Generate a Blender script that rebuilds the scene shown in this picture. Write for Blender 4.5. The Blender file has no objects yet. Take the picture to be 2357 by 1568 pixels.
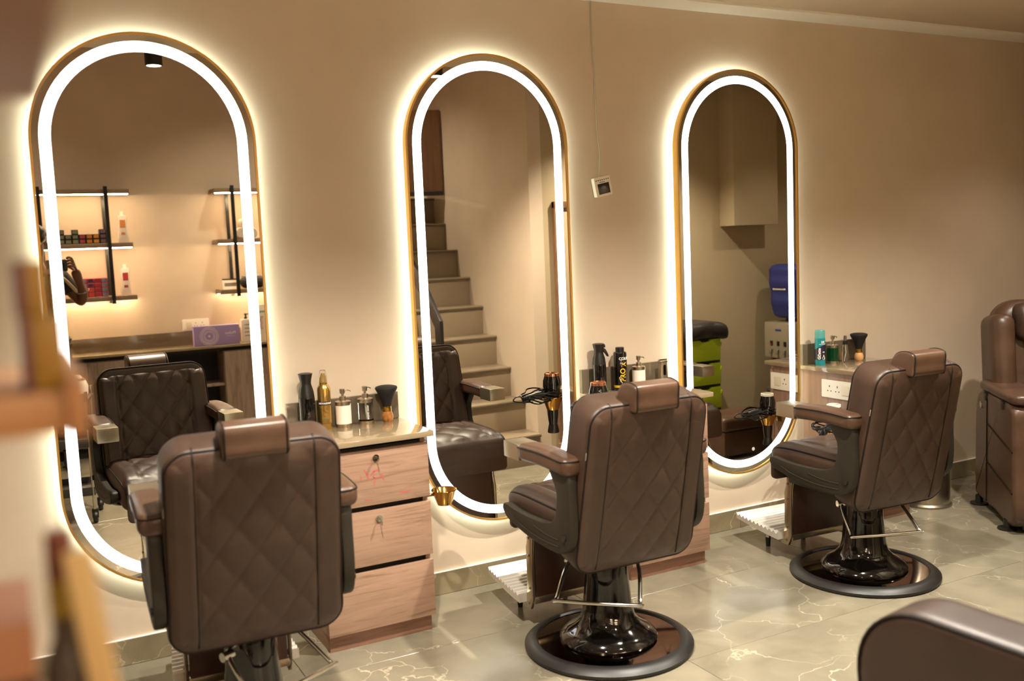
import bpy, bmesh, math, random
from mathutils import Vector, Matrix
random.seed(7)
C = bpy.context.scene.collection
SC = bpy.context.scene
PI = math.pi

# ------------------------------------------------------------------ camera, world, exposure
cam_d = bpy.data.cameras.new('camera'); cam = bpy.data.objects.new('camera', cam_d); C.objects.link(cam)
R_ = Vector((0.88185938, -0.46967229, -0.04161688)); U_ = Vector((0.08325666, 0.06822969, 0.99418964)); F_ = Vector((0.46410382, 0.88020035, -0.09927234))
M = Matrix((R_, U_, -F_)).transposed().to_4x4(); M.translation = Vector((-0.49558, -3.64870, 1.48661))
cam.matrix_world = M
cam_d.sensor_width = 36; cam_d.sensor_fit = 'HORIZONTAL'; cam_d.lens = 2201.1 / 2357 * 36; cam_d.clip_start = .02
cam_d.dof.use_dof = True; cam_d.dof.focus_distance = 4.4; cam_d.dof.aperture_fstop = 2.2
SC.camera = cam
w = bpy.data.worlds.new('world'); SC.world = w; w.use_nodes = True
w.node_tree.nodes['Background'].inputs[0].default_value = (1, .86, .68, 1); w.node_tree.nodes['Background'].inputs[1].default_value = .0
SC.view_settings.view_transform = 'Standard'; SC.view_settings.look = 'None'; SC.view_settings.gamma = 1
SC.view_settings.use_curve_mapping = False; SC.view_settings.exposure = 0.22
LED_FRONT, LED_BACK, SPOT_W, SHELF_LED = 4.0, 17.0, 330.0, 330.0
WARM = (1.0, .92, .79); NEUTRAL = (.86, 1.0, .88); SHELFC = (1.0, .77, .52)
WY = 0.058          # mirror wall plane (mirror fronts are at y = 0)
CEIL = 2.57
HIGH = 3.4           # ceiling over the back of the room and the stairs

# ------------------------------------------------------------------ materials
MATS = {}
def lin(c):
    return tuple(((v/255)/12.92 if v/255 <= .04045 else ((v/255+.055)/1.055)**2.4) for v in c)
def mat(name, col, rough=.5, metal=0.0, var=0.0, scale=8.0, stretch=(1, 1, 1), bump=0.0, bscale=60.0, emit=None, estr=0.0, trans=0.0, coat=0.0, spec=.5, srgb=True, coords='Object', rvar=0.0):
    if name in MATS: return MATS[name]
    m = bpy.data.materials.new(name); m.use_nodes = True; nt = m.node_tree; b = nt.nodes['Principled BSDF']
    c = lin(col) if srgb else col
    b.inputs['Base Color'].default_value = (*c, 1); b.inputs['Roughness'].default_value = rough; b.inputs['Metallic'].default_value = metal
    b.inputs['Specular IOR Level'].default_value = spec; b.inputs['Transmission Weight'].default_value = trans; b.inputs['Coat Weight'].default_value = coat
    if emit: b.inputs['Emission Color'].default_value = (*emit, 1); b.inputs['Emission Strength'].default_value = estr
    if var or bump or rvar:
        tc = nt.nodes.new('ShaderNodeTexCoord'); mp = nt.nodes.new('ShaderNodeMapping'); mp.inputs['Scale'].default_value = stretch
        nt.links.new(tc.outputs[coords], mp.inputs[0])
    if var or rvar:
        n = nt.nodes.new('ShaderNodeTexNoise'); n.inputs['Scale'].default_value = scale; n.inputs['Detail'].default_value = 6; n.inputs['Roughness'].default_value = .6
        nt.links.new(mp.outputs[0], n.inputs[0])
        if var:
            r = nt.nodes.new('ShaderNodeValToRGB')
            r.color_ramp.elements[0].position = .3; r.color_ramp.elements[1].position = .7
            r.color_ramp.elements[0].color = (*[v*(1-var) for v in c], 1); r.color_ramp.elements[1].color = (*[min(1, v*(1+var)) for v in c], 1)
            nt.links.new(n.outputs['Fac'], r.inputs[0]); nt.links.new(r.outputs[0], b.inputs['Base Color'])
        if rvar:
            mr = nt.nodes.new('ShaderNodeMapRange'); mr.inputs[1].default_value = .3; mr.inputs[2].default_value = .7
            mr.inputs[3].default_value = max(0, rough-rvar); mr.inputs[4].default_value = rough+rvar
            nt.links.new(n.outputs['Fac'], mr.inputs[0]); nt.links.new(mr.outputs[0], b.inputs['Roughness'])
    if bump:
        n2 = nt.nodes.new('ShaderNodeTexNoise'); n2.inputs['Scale'].default_value = bscale; n2.inputs['Detail'].default_value = 4
        nt.links.new(mp.outputs[0], n2.inputs[0])
        bp = nt.nodes.new('ShaderNodeBump'); bp.inputs['Strength'].default_value = bump; bp.inputs['Distance'].default_value = .01
        nt.links.new(n2.outputs['Fac'], bp.inputs['Height']); nt.links.new(bp.outputs[0], b.inputs['Normal'])
    MATS[name] = m
    return m
def wood(name, col, dark, scale=1.0, axis='x', rough=.42):
    if name in MATS: return MATS[name]
    m = bpy.data.materials.new(name); m.use_nodes = True; nt = m.node_tree; b = nt.nodes['Principled BSDF']; b.inputs['Roughness'].default_value = rough
    tc = nt.nodes.new('ShaderNodeTexCoord'); mp = nt.nodes.new('ShaderNodeMapping')
    mp.inputs['Scale'].default_value = {'x': (2.2*scale, 16*scale, 26*scale), 'z': (26*scale, 16*scale, 2.2*scale), 'y': (26*scale, 2.2*scale, 26*scale)}[axis]
    oi = nt.nodes.new('ShaderNodeObjectInfo'); ad = nt.nodes.new('ShaderNodeVectorMath'); ad.operation = 'ADD'
    sc = nt.nodes.new('ShaderNodeVectorMath'); sc.operation = 'SCALE'; sc.inputs['Scale'].default_value = 7
    cb = nt.nodes.new('ShaderNodeCombineXYZ')
    for k in range(3): nt.links.new(oi.outputs['Random'], cb.inputs[k])
    nt.links.new(cb.outputs[0], sc.inputs[0]); nt.links.new(tc.outputs['Object'], ad.inputs[0]); nt.links.new(sc.outputs[0], ad.inputs[1]); nt.links.new(ad.outputs[0], mp.inputs[0])
    n = nt.nodes.new('ShaderNodeTexNoise'); n.inputs['Scale'].default_value = 1.3; n.inputs['Detail'].default_value = 8; n.inputs['Distortion'].default_value = 1.4; n.inputs['Roughness'].default_value = .62
    nt.links.new(mp.outputs[0], n.inputs[0])
    r = nt.nodes.new('ShaderNodeValToRGB'); r.color_ramp.elements[0].position = .32; r.color_ramp.elements[1].position = .66
    r.color_ramp.elements[0].color = (*lin(dark), 1); r.color_ramp.elements[1].color = (*lin(col), 1)
    e = r.color_ramp.elements.new(.48); e.color = (*[(.35*a+.65*c) for a, c in zip(lin(dark), lin(col))], 1)
    nt.links.new(n.outputs['Fac'], r.inputs[0]); nt.links.new(r.outputs[0], b.inputs['Base Color'])
    bp = nt.nodes.new('ShaderNodeBump'); bp.inputs['Strength'].default_value = .15; bp.inputs['Distance'].default_value = .002
    nt.links.new(n.outputs['Fac'], bp.inputs['Height']); nt.links.new(bp.outputs[0], b.inputs['Normal'])
    MATS[name] = m; return m
def marble(name, base, vein, rough=.14, vs=1.0):
    if name in MATS: return MATS[name]
    m = bpy.data.materials.new(name); m.use_nodes = True; nt = m.node_tree; b = nt.nodes['Principled BSDF']; b.inputs['Roughness'].default_value = rough
    tc = nt.nodes.new('ShaderNodeTexCoord'); oi = nt.nodes.new('ShaderNodeObjectInfo'); ad = nt.nodes.new('ShaderNodeVectorMath'); ad.operation = 'ADD'
    cb = nt.nodes.new('ShaderNodeCombineXYZ'); ml = nt.nodes.new('ShaderNodeMath'); ml.operation = 'MULTIPLY'; ml.inputs[1].default_value = 37
    nt.links.new(oi.outputs['Random'], ml.inputs[0])
    for k in range(2): nt.links.new(ml.outputs[0], cb.inputs[k])
    nt.links.new(tc.outputs['Object'], ad.inputs[0]); nt.links.new(cb.outputs[0], ad.inputs[1])
    # cloudy base
    n = nt.nodes.new('ShaderNodeTexNoise'); n.inputs['Scale'].default_value = 2.6*vs; n.inputs['Detail'].default_value = 7; n.inputs['Distortion'].default_value = .6
    nt.links.new(ad.outputs[0], n.inputs[0])
    r = nt.nodes.new('ShaderNodeValToRGB'); r.color_ramp.elements[0].position = .3; r.color_ramp.elements[1].position = .72
    r.color_ramp.elements[0].color = (*[v*.78 for v in lin(base)], 1); r.color_ramp.elements[1].color = (*[v*1.2 for v in lin(base)], 1)
    nt.links.new(n.outputs['Fac'], r.inputs[0])
    # veins: warped voronoi cell borders
    wn = nt.nodes.new('ShaderNodeTexNoise'); wn.inputs['Scale'].default_value = 3.0*vs; wn.inputs['Detail'].default_value = 5
    nt.links.new(ad.outputs[0], wn.inputs[0])
    ws = nt.nodes.new('ShaderNodeVectorMath'); ws.operation = 'SCALE'; ws.inputs['Scale'].default_value = .34
    nt.links.new(wn.outputs['Color'], ws.inputs[0])
    wa = nt.nodes.new('ShaderNodeVectorMath'); wa.operation = 'ADD'; nt.links.new(ad.outputs[0], wa.inputs[0]); nt.links.new(ws.outputs[0], wa.inputs[1])
    v = nt.nodes.new('ShaderNodeTexVoronoi'); v.feature = 'DISTANCE_TO_EDGE'; v.inputs['Scale'].default_value = 2.1*vs
    nt.links.new(wa.outputs[0], v.inputs[0])
    vr = nt.nodes.new('ShaderNodeMapRange'); vr.inputs[1].default_value = .0; vr.inputs[2].default_value = .013; vr.inputs[3].default_value = 1; vr.inputs[4].default_value = 0
    nt.links.new(v.outputs['Distance'], vr.inputs[0])
    mk = nt.nodes.new('ShaderNodeTexNoise'); mk.inputs['Scale'].default_value = 2.0*vs; nt.links.new(wa.outputs[0], mk.inputs[0])
    mr = nt.nodes.new('ShaderNodeMapRange'); mr.inputs[1].default_value = .42; mr.inputs[2].default_value = .75; nt.links.new(mk.outputs['Fac'], mr.inputs[0])
    mu = nt.nodes.new('ShaderNodeMath'); mu.operation = 'MULTIPLY'; nt.links.new(vr.outputs[0], mu.inputs[0]); nt.links.new(mr.outputs[0], mu.inputs[1])
    mx = nt.nodes.new('ShaderNodeMix'); mx.data_type = 'RGBA'; mx.inputs[7].default_value = (*lin(vein), 1)
    nt.links.new(mu.outputs[0], mx.inputs[0]); nt.links.new(r.outputs[0], mx.inputs[6]); nt.links.new(mx.outputs[2], b.inputs['Base Color'])
    MATS[name] = m; return m
def emis(name, col, s):
    m = bpy.data.materials.new(name); m.use_nodes = True; nt = m.node_tree; nt.nodes.clear()
    o = nt.nodes.new('ShaderNodeOutputMaterial'); e = nt.nodes.new('ShaderNodeEmission'); e.inputs[0].default_value = (*col, 1); e.inputs[1].default_value = s
    nt.links.new(e.outputs[0], o.inputs[0]); MATS[name] = m; return m

LEATHER = mat('brown_leather', (60, 42, 31), .42, var=.22, scale=9, bump=.10, bscale=420, rvar=.07)
LEATHER2 = mat('brown_leather_smooth', (78, 55, 40), .38, var=.25, scale=7, bump=.06, bscale=300, rvar=.06)
LEATHER3 = mat('shaded_brown_leather', (50, 34, 25), .42, var=.2, scale=7, bump=.06, bscale=300, rvar=.06)  # brown leather; the weak light on the recliner's rear is put into its colour
PIPING = mat('dark_piping', (24, 16, 12), .6, spec=.25)
BLACKP = mat('black_plastic_satin', (40, 36, 28), .5, spec=.3, bump=.05, bscale=500)
GLOSSB = mat('black_gloss_enamel', (14, 12, 11), .08, coat=.5)
RUBBER = mat('black_rubber', (24, 22, 20), .42, var=.15, scale=20)
CHROME = mat('chrome', (205, 205, 200), .07, 1.0)
DCHROME = mat('dark_chrome_plate', (118, 100, 88), .06, 1.0)
STEEL = mat('brushed_steel', (196, 186, 168), .28, 1.0, stretch=(1, 1, 14), var=.05, scale=30)
ALU = mat('ribbed_aluminium', (226, 220, 210), .36, .55)
SILVER = mat('satin_silver_plastic', (176, 168, 146), .3, .85)
GOLD = mat('brushed_gold', (226, 182, 104), .42, .9)
GLASSM = mat('mirror_glass', (222, 216, 204), .0, 1.0)
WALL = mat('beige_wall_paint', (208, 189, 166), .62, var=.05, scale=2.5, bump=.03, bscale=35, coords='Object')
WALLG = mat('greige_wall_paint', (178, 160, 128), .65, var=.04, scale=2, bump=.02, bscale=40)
CEILM = mat('ceiling_paint', (206, 190, 166), .7, var=.03, scale=2)
TRIMW = mat('white_plaster', (246, 243, 236), .55)
WOOD = wood('pink_oak_laminate', (164, 132, 110), (128, 99, 80), 1.0, 'x')
WOODV = wood('pink_oak_laminate_vertical', (160, 128, 108), (126, 97, 80), .8, 'z')
WOODG = wood('grey_oak_laminate', (150, 128, 108), (112, 92, 76), .8, 'z')
WOODP = wood('plinth_laminate', (150, 112, 92), (118, 84, 68), 1.0, 'x')
WOODD = wood('dark_teak', (142, 104, 74), (106, 74, 52), .7, 'z')
SHELFW = mat('greige_shelf_board', (140, 118, 96), .5, var=.06, scale=12, stretch=(1, 10, 10))
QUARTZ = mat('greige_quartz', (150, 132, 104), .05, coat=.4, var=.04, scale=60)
QUARTZ_DIM = mat('greige_quartz_dim_reflection', (104, 92, 76), .07, coat=.3, var=.05, scale=60)  # same quartz as the worktop; the splash's darker reflections are put into the colour
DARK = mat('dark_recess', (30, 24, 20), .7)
BLACKM = mat('black_powder_metal', (24, 22, 20), .4)
WHITEP = mat('white_plastic', (240, 234, 220), .3)
WHITEC = mat('white_ceramic', (244, 232, 216), .25)
IVORY = mat('ivory_switch', (228, 218, 196), .35)
TILE = marble('floor_marble', (130, 123, 105), (206, 196, 172), .22, 1.55)
SKIRT = marble('skirting_marble', (132, 120, 94), (206, 190, 158), .2, 1.6)
STAIRM = mat('stair_stone', (142, 126, 104), .3, var=.05, scale=3)
STAIRD = mat('stair_nosing', (84, 74, 60), .4)
GROUT = mat('grout', (150, 134, 104), .8)
SKIN = mat('skin_brown', (104, 66, 46), .5, var=.08, scale=20)
SHIRT = mat('dark_shirt', (50, 42, 36), .8)
CREAM = mat('cream_fabric', (214, 196, 164), .8)
TROU = mat('black_trousers', (30, 28, 30), .85)
HAIR = mat('black_hair', (18, 15, 13), .5)
CLEAR = mat('clear_glass', (248, 250, 248), .02, trans=1.0)
GREENL = mat('green_liquid', (8, 70, 34), .04, trans=.35)
BRIST = mat('black_bristle', (12, 11, 10), .75, var=.3, scale=60, stretch=(8, 8, 1))
GOLDCAN = mat('gold_can', (206, 170, 96), .25, .9)
TEAL = mat('teal_can', (30, 140, 150), .3)
TEALL = mat('teal_cap', (84, 164, 160), .3)
NAVY = mat('navy_label', (40, 36, 62), .35)
WTXT = mat('white_print', (250, 244, 234), .5)
BTXT = mat('brown_print', (110, 70, 36), .5)
GTXT = mat('teal_print', (20, 120, 104), .5)
YEL = mat('yellow_print', (226, 178, 30), .4)
COPPER = mat('rose_copper', (214, 150, 112), .2, .9)
CABLE = mat('black_cable', (16, 15, 14), .35)
GREEN = mat('lime_green_plastic', (172, 196, 40), .35)
BLUE = mat('blue_bottle_cover', (44, 50, 116), .55, bump=.2, bscale=14)
DGREY = mat('dispenser_grey', (176, 164, 140), .3, .4)
DSH = mat('dispenser_dark', (96, 88, 74), .5)
RED = mat('red_marks', (178, 92, 84), .6)
REDP = mat('red_plastic', (200, 40, 30), .4)
PURPLE = mat('lilac_card', (158, 136, 184), .5)
PURPD = mat('plum_card', (92, 46, 66), .5)
GOLDC = mat('ochre_card', (156, 118, 36), .45)
ORANGE = mat('orange_print', (206, 128, 70), .5)
TAN = wood('tan_rack_wood', (196, 146, 100), (172, 122, 80), .6, 'x')
PALEW = wood('pale_slat_wood', (234, 204, 148), (216, 182, 124), .6, 'z')
SCREEN = mat('dark_lcd', (48, 44, 34), .12)
BAMBOO = mat('light_wood_handle', (216, 164, 108), .35, var=.1, scale=20)
AMBER = mat('tortoise_handle', (160, 104, 50), .2, var=.6, scale=45)
TOWEL = mat('white_towel', (240, 226, 204), .9, bump=.4, bscale=140)
LEDF = emis('mirror_led_front', (1.0, .985, .93), LED_FRONT)
LEDB = emis('mirror_led_back', NEUTRAL, LED_BACK)
LEDS = emis('shelf_led', SHELFC, SHELF_LED)
LAMP = emis('downlight_lens', (1, .93, .8), 14)

# ------------------------------------------------------------------ mesh helpers
def link(o, parent=None):
    C.objects.link(o)
    if parent is not None: o.parent = parent
    return o
def finish(name, bm, m, parent=None, smooth=35, loc=None, rot=None):
    me = bpy.data.meshes.new(name); bmesh.ops.recalc_face_normals(bm, faces=bm.faces[:]); bm.to_mesh(me); bm.free()
    ms = m if isinstance(m, (list, tuple)) else [m]
    for x in ms: me.materials.append(x)
    if smooth:
        me.shade_smooth(); me.set_sharp_from_angle(angle=math.radians(smooth))
    o = bpy.data.objects.new(name, me)
    if loc: o.location = loc
    if rot: o.rotation_euler = rot
    return link(o, parent)
def thing(name, label, cat, loc=(0, 0, 0), rz=0, group=None):
    o = bpy.data.objects.new(name, None); o.empty_display_size = .05; C.objects.link(o); o.location = loc; o.rotation_euler = (0, 0, rz)
    return tag(o, label, cat, group)
def tag(o, label, cat, group=None):
    o['label'] = label; o['category'] = cat
    if group: o['group'] = group
    return o
def struct(o, label=None):
    o['kind'] = 'structure'
    if label: o['label'] = label
    return o
def dup(root, loc, rz, label, group=None):
    r = root.copy(); C.objects.link(r); r.location = loc; r.rotation_euler = (0, 0, rz); r['label'] = label
    if group: r['group'] = group
    for ch in list(root.children):
        c = ch.copy(); C.objects.link(c); c.parent = r
        for g in list(ch.children):
            d = g.copy(); C.objects.link(d); d.parent = c
    return r
def abox(bm, lo, hi, bevel=0.0, seg=2, mi=0):
    vs = bmesh.ops.create_cube(bm, size=1)['verts']
    s = [hi[i]-lo[i] for i in range(3)]; c = [(hi[i]+lo[i])/2 for i in range(3)]
    bmesh.ops.scale(bm, vec=s, verts=vs); bmesh.ops.translate(bm, vec=c, verts=vs)
    fs = set(f for v in vs for f in v.link_faces)
    for f in fs: f.material_index = mi
    if bevel:
        es = list(set(e for v in vs for e in v.link_edges))
        bmesh.ops.bevel(bm, geom=es, offset=bevel, segments=seg, affect='EDGES', profile=.6)
def box(name, lo, hi, m, parent=None, bevel=0.0, seg=2, loc=None, rot=None):
    bm = bmesh.new(); abox(bm, lo, hi, bevel, seg); return finish(name, bm, m, parent, loc=loc, rot=rot)
def alathe(bm, prof, segs=32, axis='z', org=(0, 0, 0), mi=None, cap=True, M4=None):
    rings = []
    for k, (r, z) in enumerate(prof):
        if r < 1e-6: rings.append([bm.verts.new((0, 0, z))])
        else: rings.append([bm.verts.new((r*math.cos(2*PI*i/segs), r*math.sin(2*PI*i/segs), z)) for i in range(segs)])
    allv = [v for r in rings for v in r]
    for k in range(len(rings)-1):
        a, b = rings[k], rings[k+1]
        idx = 0 if mi is None else mi[k]
        if len(a) == 1 and len(b) == 1: continue
        for i in range(segs):
            j = (i+1) % segs
            if len(a) == 1: f = bm.faces.new((a[0], b[i], b[j]))
            elif len(b) == 1: f = bm.faces.new((a[i], a[j], b[0]))
            else: f = bm.faces.new((a[i], a[j], b[j], b[i]))
            f.material_index = idx
    if cap:
        if len(rings[0]) > 1: bm.faces.new(rings[0][::-1])
        if len(rings[-1]) > 1: bm.faces.new(rings[-1])
    mm = Matrix.Translation(org)
    if axis == 'y': mm = mm @ Matrix.Rotation(-PI/2, 4, 'X')
    if axis == 'x': mm = mm @ Matrix.Rotation(PI/2, 4, 'Y')
    if M4 is not None: mm = M4 @ mm
    bmesh.ops.transform(bm, matrix=mm, verts=allv)
def lathe(name, prof, m, parent=None, segs=32, axis='z', org=(0, 0, 0), mi=None, smooth=35, loc=None, rot=None, M4=None, cap=True):
    bm = bmesh.new(); alathe(bm, prof, segs, axis, org, mi, cap, M4=M4); return finish(name, bm, m, parent, smooth, loc=loc, rot=rot)
def atube(bm, pts, r, segs=8, closed=False, radii=None):
    pts = [Vector(p) for p in pts]; n = len(pts); rings = []
    prev = None
    for i in range(n):
        if closed: t = (pts[(i+1) % n]-pts[i-1])
        else: t = pts[min(i+1, n-1)]-pts[max(i-1, 0)]
        if t.length < 1e-9: t = Vector((0, 0, 1))
        t.normalize()
        if prev is None:
            a = Vector((0, 0, 1)) if abs(t.z) < .9 else Vector((1, 0, 0)); u = t.cross(a).normalized()
        else:
            u = (prev - t*prev.dot(t))
            u = u.normalized() if u.length > 1e-6 else t.cross(Vector((0, 0, 1))).normalized()
        prev = u; v = t.cross(u); rr = radii[i] if radii else r
        rings.append([bm.verts.new(pts[i]+u*rr*math.cos(2*PI*k/segs)+v*rr*math.sin(2*PI*k/segs)) for k in range(segs)])
    m_ = n if closed else n-1
    for i in range(m_):
        a, b = rings[i], rings[(i+1) % n]
        for k in range(segs):
            bm.faces.new((a[k], a[(k+1) % segs], b[(k+1) % segs], b[k]))
    if not closed:
        bm.faces.new(rings[0][::-1]); bm.faces.new(rings[-1])
def tube(name, pts, r, m, parent=None, segs=8, closed=False, radii=None):
    bm = bmesh.new(); atube(bm, pts, r, segs, closed, radii); return finish(name, bm, m, parent, 60)
def smoothpath(pts, n=6):
    pts = [Vector(p) for p in pts]; out = []
    P = [pts[0]]+pts+[pts[-1]]
    for i in range(1, len(P)-2):
        p0, p1, p2, p3 = P[i-1], P[i], P[i+1], P[i+2]
        for k in range(n):
            t = k/n
            out.append(.5*((2*p1)+(-p0+p2)*t+(2*p0-5*p1+4*p2-p3)*t*t+(-p0+3*p1-3*p2+p3)*t**3))
    out.append(pts[-1]); return out
def aprism(bm, poly, h0, h1, plane='yz', bevel=0.0, seg=2):
    """poly: 2D outline; extruded from h0 to h1 along the remaining axis"""
    def P(a, b, h): return {'yz': (h, a, b), 'xz': (a, h, b), 'xy': (a, b, h)}[plane]
    a = [bm.verts.new(P(x, y, h0)) for x, y in poly]; b = [bm.verts.new(P(x, y, h1)) for x, y in poly]
    n = len(poly); fa = bm.faces.new(a); fb = bm.faces.new(b[::-1])
    for i in range(n): bm.faces.new((a[i], b[i], b[(i+1) % n], a[(i+1) % n]))
    if bevel:
        es = list(fa.edges)+list(fb.edges)
        bmesh.ops.recalc_face_normals(bm, faces=bm.faces[:])
        bmesh.ops.bevel(bm, geom=es, offset=bevel, segments=seg, affect='EDGES', profile=.6)
def prism(name, poly, h0, h1, m, parent=None, plane='yz', bevel=0.0, seg=2, smooth=35, loc=None, rot=None):
    bm = bmesh.new(); aprism(bm, poly, h0, h1, plane, bevel, seg); return finish(name, bm, m, parent, smooth, loc=loc, rot=rot)
def rrect(w, h, r, n=8, cx=0, cy=0):
    out = []
    for sx, sy, a0 in ((1, 1, 0), (-1, 1, PI/2), (-1, -1, PI), (1, -1, 3*PI/2)):
        for k in range(n+1):
            a = a0+PI/2*k/n; out.append((cx+sx*(w/2-r)+r*math.cos(a), cy+sy*(h/2-r)+r*math.sin(a)))
    return out
def smooth2(poly, n=5):
    P = [Vector((a, b, 0)) for a, b in poly]; N = len(P); out = []
    for i in range(N):
        p0, p1, p2, p3 = P[i-1], P[i], P[(i+1) % N], P[(i+2) % N]
        for k in range(n):
            t = k/n; q = .5*((2*p1)+(-p0+p2)*t+(2*p0-5*p1+4*p2-p3)*t*t+(-p0+3*p1-3*p2+p3)*t**3); out.append((q.x, q.y))
    return out
def cushion(name, size, r, m, parent=None, res=.012, disp=None, corner=None, cplane=(0, 2), loc=None, rot=None, warp=None):
    """rounded box made of six grids; disp(p, axis, sign) -> outward offset; corner: larger outline radius in a plane"""
    h = [s/2 for s in size]; bm = bmesh.new(); key = {}
    def mp(p, ax, sg):
        if corner:
            a, b = cplane; d = 3-a-b; p = list(p)
            if ax == d:
                ea, eb = h[a]-abs(p[a]), h[b]-abs(p[b]); e = min(ea, eb); v = Vector(p)
                def ins(x): return r*(1-math.sin(PI/4*(1-x/r))) if x < r else x
                v[a] = math.copysign(h[a]-ins(ea), p[a]); v[b] = math.copysign(h[b]-ins(eb), p[b])
                if e < r: v[d] = math.copysign(h[d]-r+r*math.cos(PI/4*(1-e/r)), p[d])
            else:
                g = abs(p[d])-(h[d]-r); v = Vector(p); i = 0
                if g > 0:
                    ph = PI/2-PI/4*g/r; i = r*(1-math.sin(ph)); v[d] = math.copysign(h[d]-r+r*math.cos(ph), p[d])
                for c_ in (a, b): v[c_] = max(-h[c_]+i, min(h[c_]-i, p[c_]))
            da = abs(v[a])-(h[a]-corner); db = abs(v[b])-(h[b]-corner)
            if da > 0 and db > 0:
                k = max(da, db)/math.hypot(da, db)
                v[a] = math.copysign(h[a]-corner+da*k, v[a]); v[b] = math.copysign(h[b]-corner+db*k, v[b])
        else:
            q = [max(-h[i]+r, min(h[i]-r, p[i])) for i in range(3)]
            dd = Vector([p[i]-q[i] for i in range(3)])
            v = Vector(q)+(dd.normalized()*r if dd.length > 1e-9 else dd)
        if disp:
            e = disp(p, ax, sg)
            if e: v[ax] += sg*e
        if warp: v = warp(v)
        return v
    for ax in range(3):
        a, b = (ax+1) % 3, (ax+2) % 3
        def ticks(i):
            n = max(4, int(size[i]/res)); inner = [-h[i]+r+(size[i]-2*r)*k/n for k in range(n+1)]
            return [-h[i]]+[-h[i]+r*t for t in (.3, .6)]+inner+[h[i]-r*t for t in (.6, .3)]+[h[i]]
        ta, tb = ticks(a), ticks(b)
        for sg in (-1, 1):
            g = {}
            for i, u in enumerate(ta):
                for j, vv in enumerate(tb):
                    p = [0, 0, 0]; p[ax] = sg*h[ax]; p[a] = u; p[b] = vv
                    kk = (round(p[0], 5), round(p[1], 5), round(p[2], 5))
                    if kk not in key: key[kk] = bm.verts.new(mp(p, ax, sg))
                    g[i, j] = key[kk]
            for i in range(len(ta)-1):
                for j in range(len(tb)-1):
                    bm.faces.new((g[i, j], g[i+1, j], g[i+1, j+1], g[i, j+1]))
    return finish(name, bm, m, parent, 70, loc=loc, rot=rot)
def text(name, s, size, m, parent=None, loc=(0, 0, 0), rot=(0, 0, 0), ext=.0006, cyl=None, align='CENTER', bold=0.0, sx=1.0, vertical=False, tilt=0):
    """flat lettering on a face; with cyl=(radius, angle, z) wrapped round an upright cylinder about the parent's axis"""
    cu = bpy.data.curves.new(name, 'FONT'); cu.body = s; cu.size = size; cu.align_x = align; cu.align_y = 'CENTER'; cu.extrude = ext; cu.offset = bold; cu.resolution_u = 3
    t = bpy.data.objects.new('tmp_text', cu); C.objects.link(t)
    me = bpy.data.meshes.new_from_object(t.evaluated_get(bpy.context.evaluated_depsgraph_get())); C.objects.unlink(t); bpy.data.objects.remove(t)
    me.name = name; me.materials.clear(); me.materials.append(m)
    for v in me.vertices:
        x, y, z = v.co.x*sx, v.co.y, v.co.z
        if vertical: x, y = -y, x
        if tilt: x, y = x*math.cos(tilt)-y*math.sin(tilt), x*math.sin(tilt)+y*math.cos(tilt)
        if cyl:
            R, a, zz = cyl; th = a+x/R
            v.co = ((R+ext*.5+z)*math.cos(th), (R+ext*.5+z)*math.sin(th), zz+y)
        else: v.co = (x, y, z)
    o = bpy.data.objects.new(name, me); link(o, parent)
    if not cyl: o.location = loc; o.rotation_euler = rot
    return o
FRONTROT = (PI/2, 0, 0)      # text facing -y

# ------------------------------------------------------------------ the room
XL, XR, YB = -1.6, 5.1, -4.5        # left end, right end, opposite wall
YN = -1.95                          # recessed wall plane right of the stairs
XS = 2.63                           # stair side wall
fl = struct(box('floor', (XL-.1, YB-.1, -.06), (XR+.1, WY+.1, -.004), GROUT), 'grey olive marble tiled salon floor')
tw, td = 1.2, .6
tme = None
x0 = 2.73-4*tw; y0 = -1.045-6*td
for i in range(7):
    for j in range(9):
        ax, ay = x0+i*tw, y0+j*td
        lo = (max(ax, XL)+.001, max(ay, YB)+.001); hi = (min(ax+tw, XR)-.001, min(ay+td, WY)-.001)
        if hi[0]-lo[0] < .02 or hi[1]-lo[1] < .02: continue
        full = abs(hi[0]-lo[0]-tw+.002) < 1e-4 and abs(hi[1]-lo[1]-td+.002) < 1e-4
        if full and tme:
            o = bpy.data.objects.new('tile', tme); link(o, fl)
        else:
            o = box('tile', (-(hi[0]-lo[0])/2, -(hi[1]-lo[1])/2, -.012), ((hi[0]-lo[0])/2, (hi[1]-lo[1])/2, 0), TILE, fl, .0008, 1)
            if full: tme = o.data
        o.location = ((lo[0]+hi[0])/2, (lo[1]+hi[1])/2, 0)
struct(box('wall_mirror_side', (-.6, WY, 0), (XR+.1, WY+.12, HIGH+.05), WALL), 'beige painted wall that carries the three mirrors')
struct(box('wall_door_lintel', (XL-.1, WY, 2.15), (-.6, WY+.12, HIGH+.05), WALL), 'beige wall above the black door')
struct(box('wall_left', (XL-.12, YB-.1, 0), (XL, WY+.12, HIGH+.05), WALL), 'beige wall at the left end of the salon')
struct(box('wall_opposite', (XL-.1, YB-.12, 0), (XS+.1, YB, HIGH+.05), WALL), 'warm beige wall with lit shelves seen in the left mirror')
struct(box('wall_stair', (XS, YB, 0), (XS+.1, YN, HIGH+.05), WALL), 'tall beige wall beside the staircase')
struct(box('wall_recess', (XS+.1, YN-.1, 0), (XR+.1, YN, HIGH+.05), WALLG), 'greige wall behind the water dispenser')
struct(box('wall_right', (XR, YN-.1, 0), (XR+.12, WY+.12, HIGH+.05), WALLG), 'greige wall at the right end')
struct(box('ceiling', (XL-.1, -1.72, CEIL), (XR+.1, WY-.15, HIGH+.05), CEILM, None, .002), 'beige dropped ceiling over the mirrors')
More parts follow.
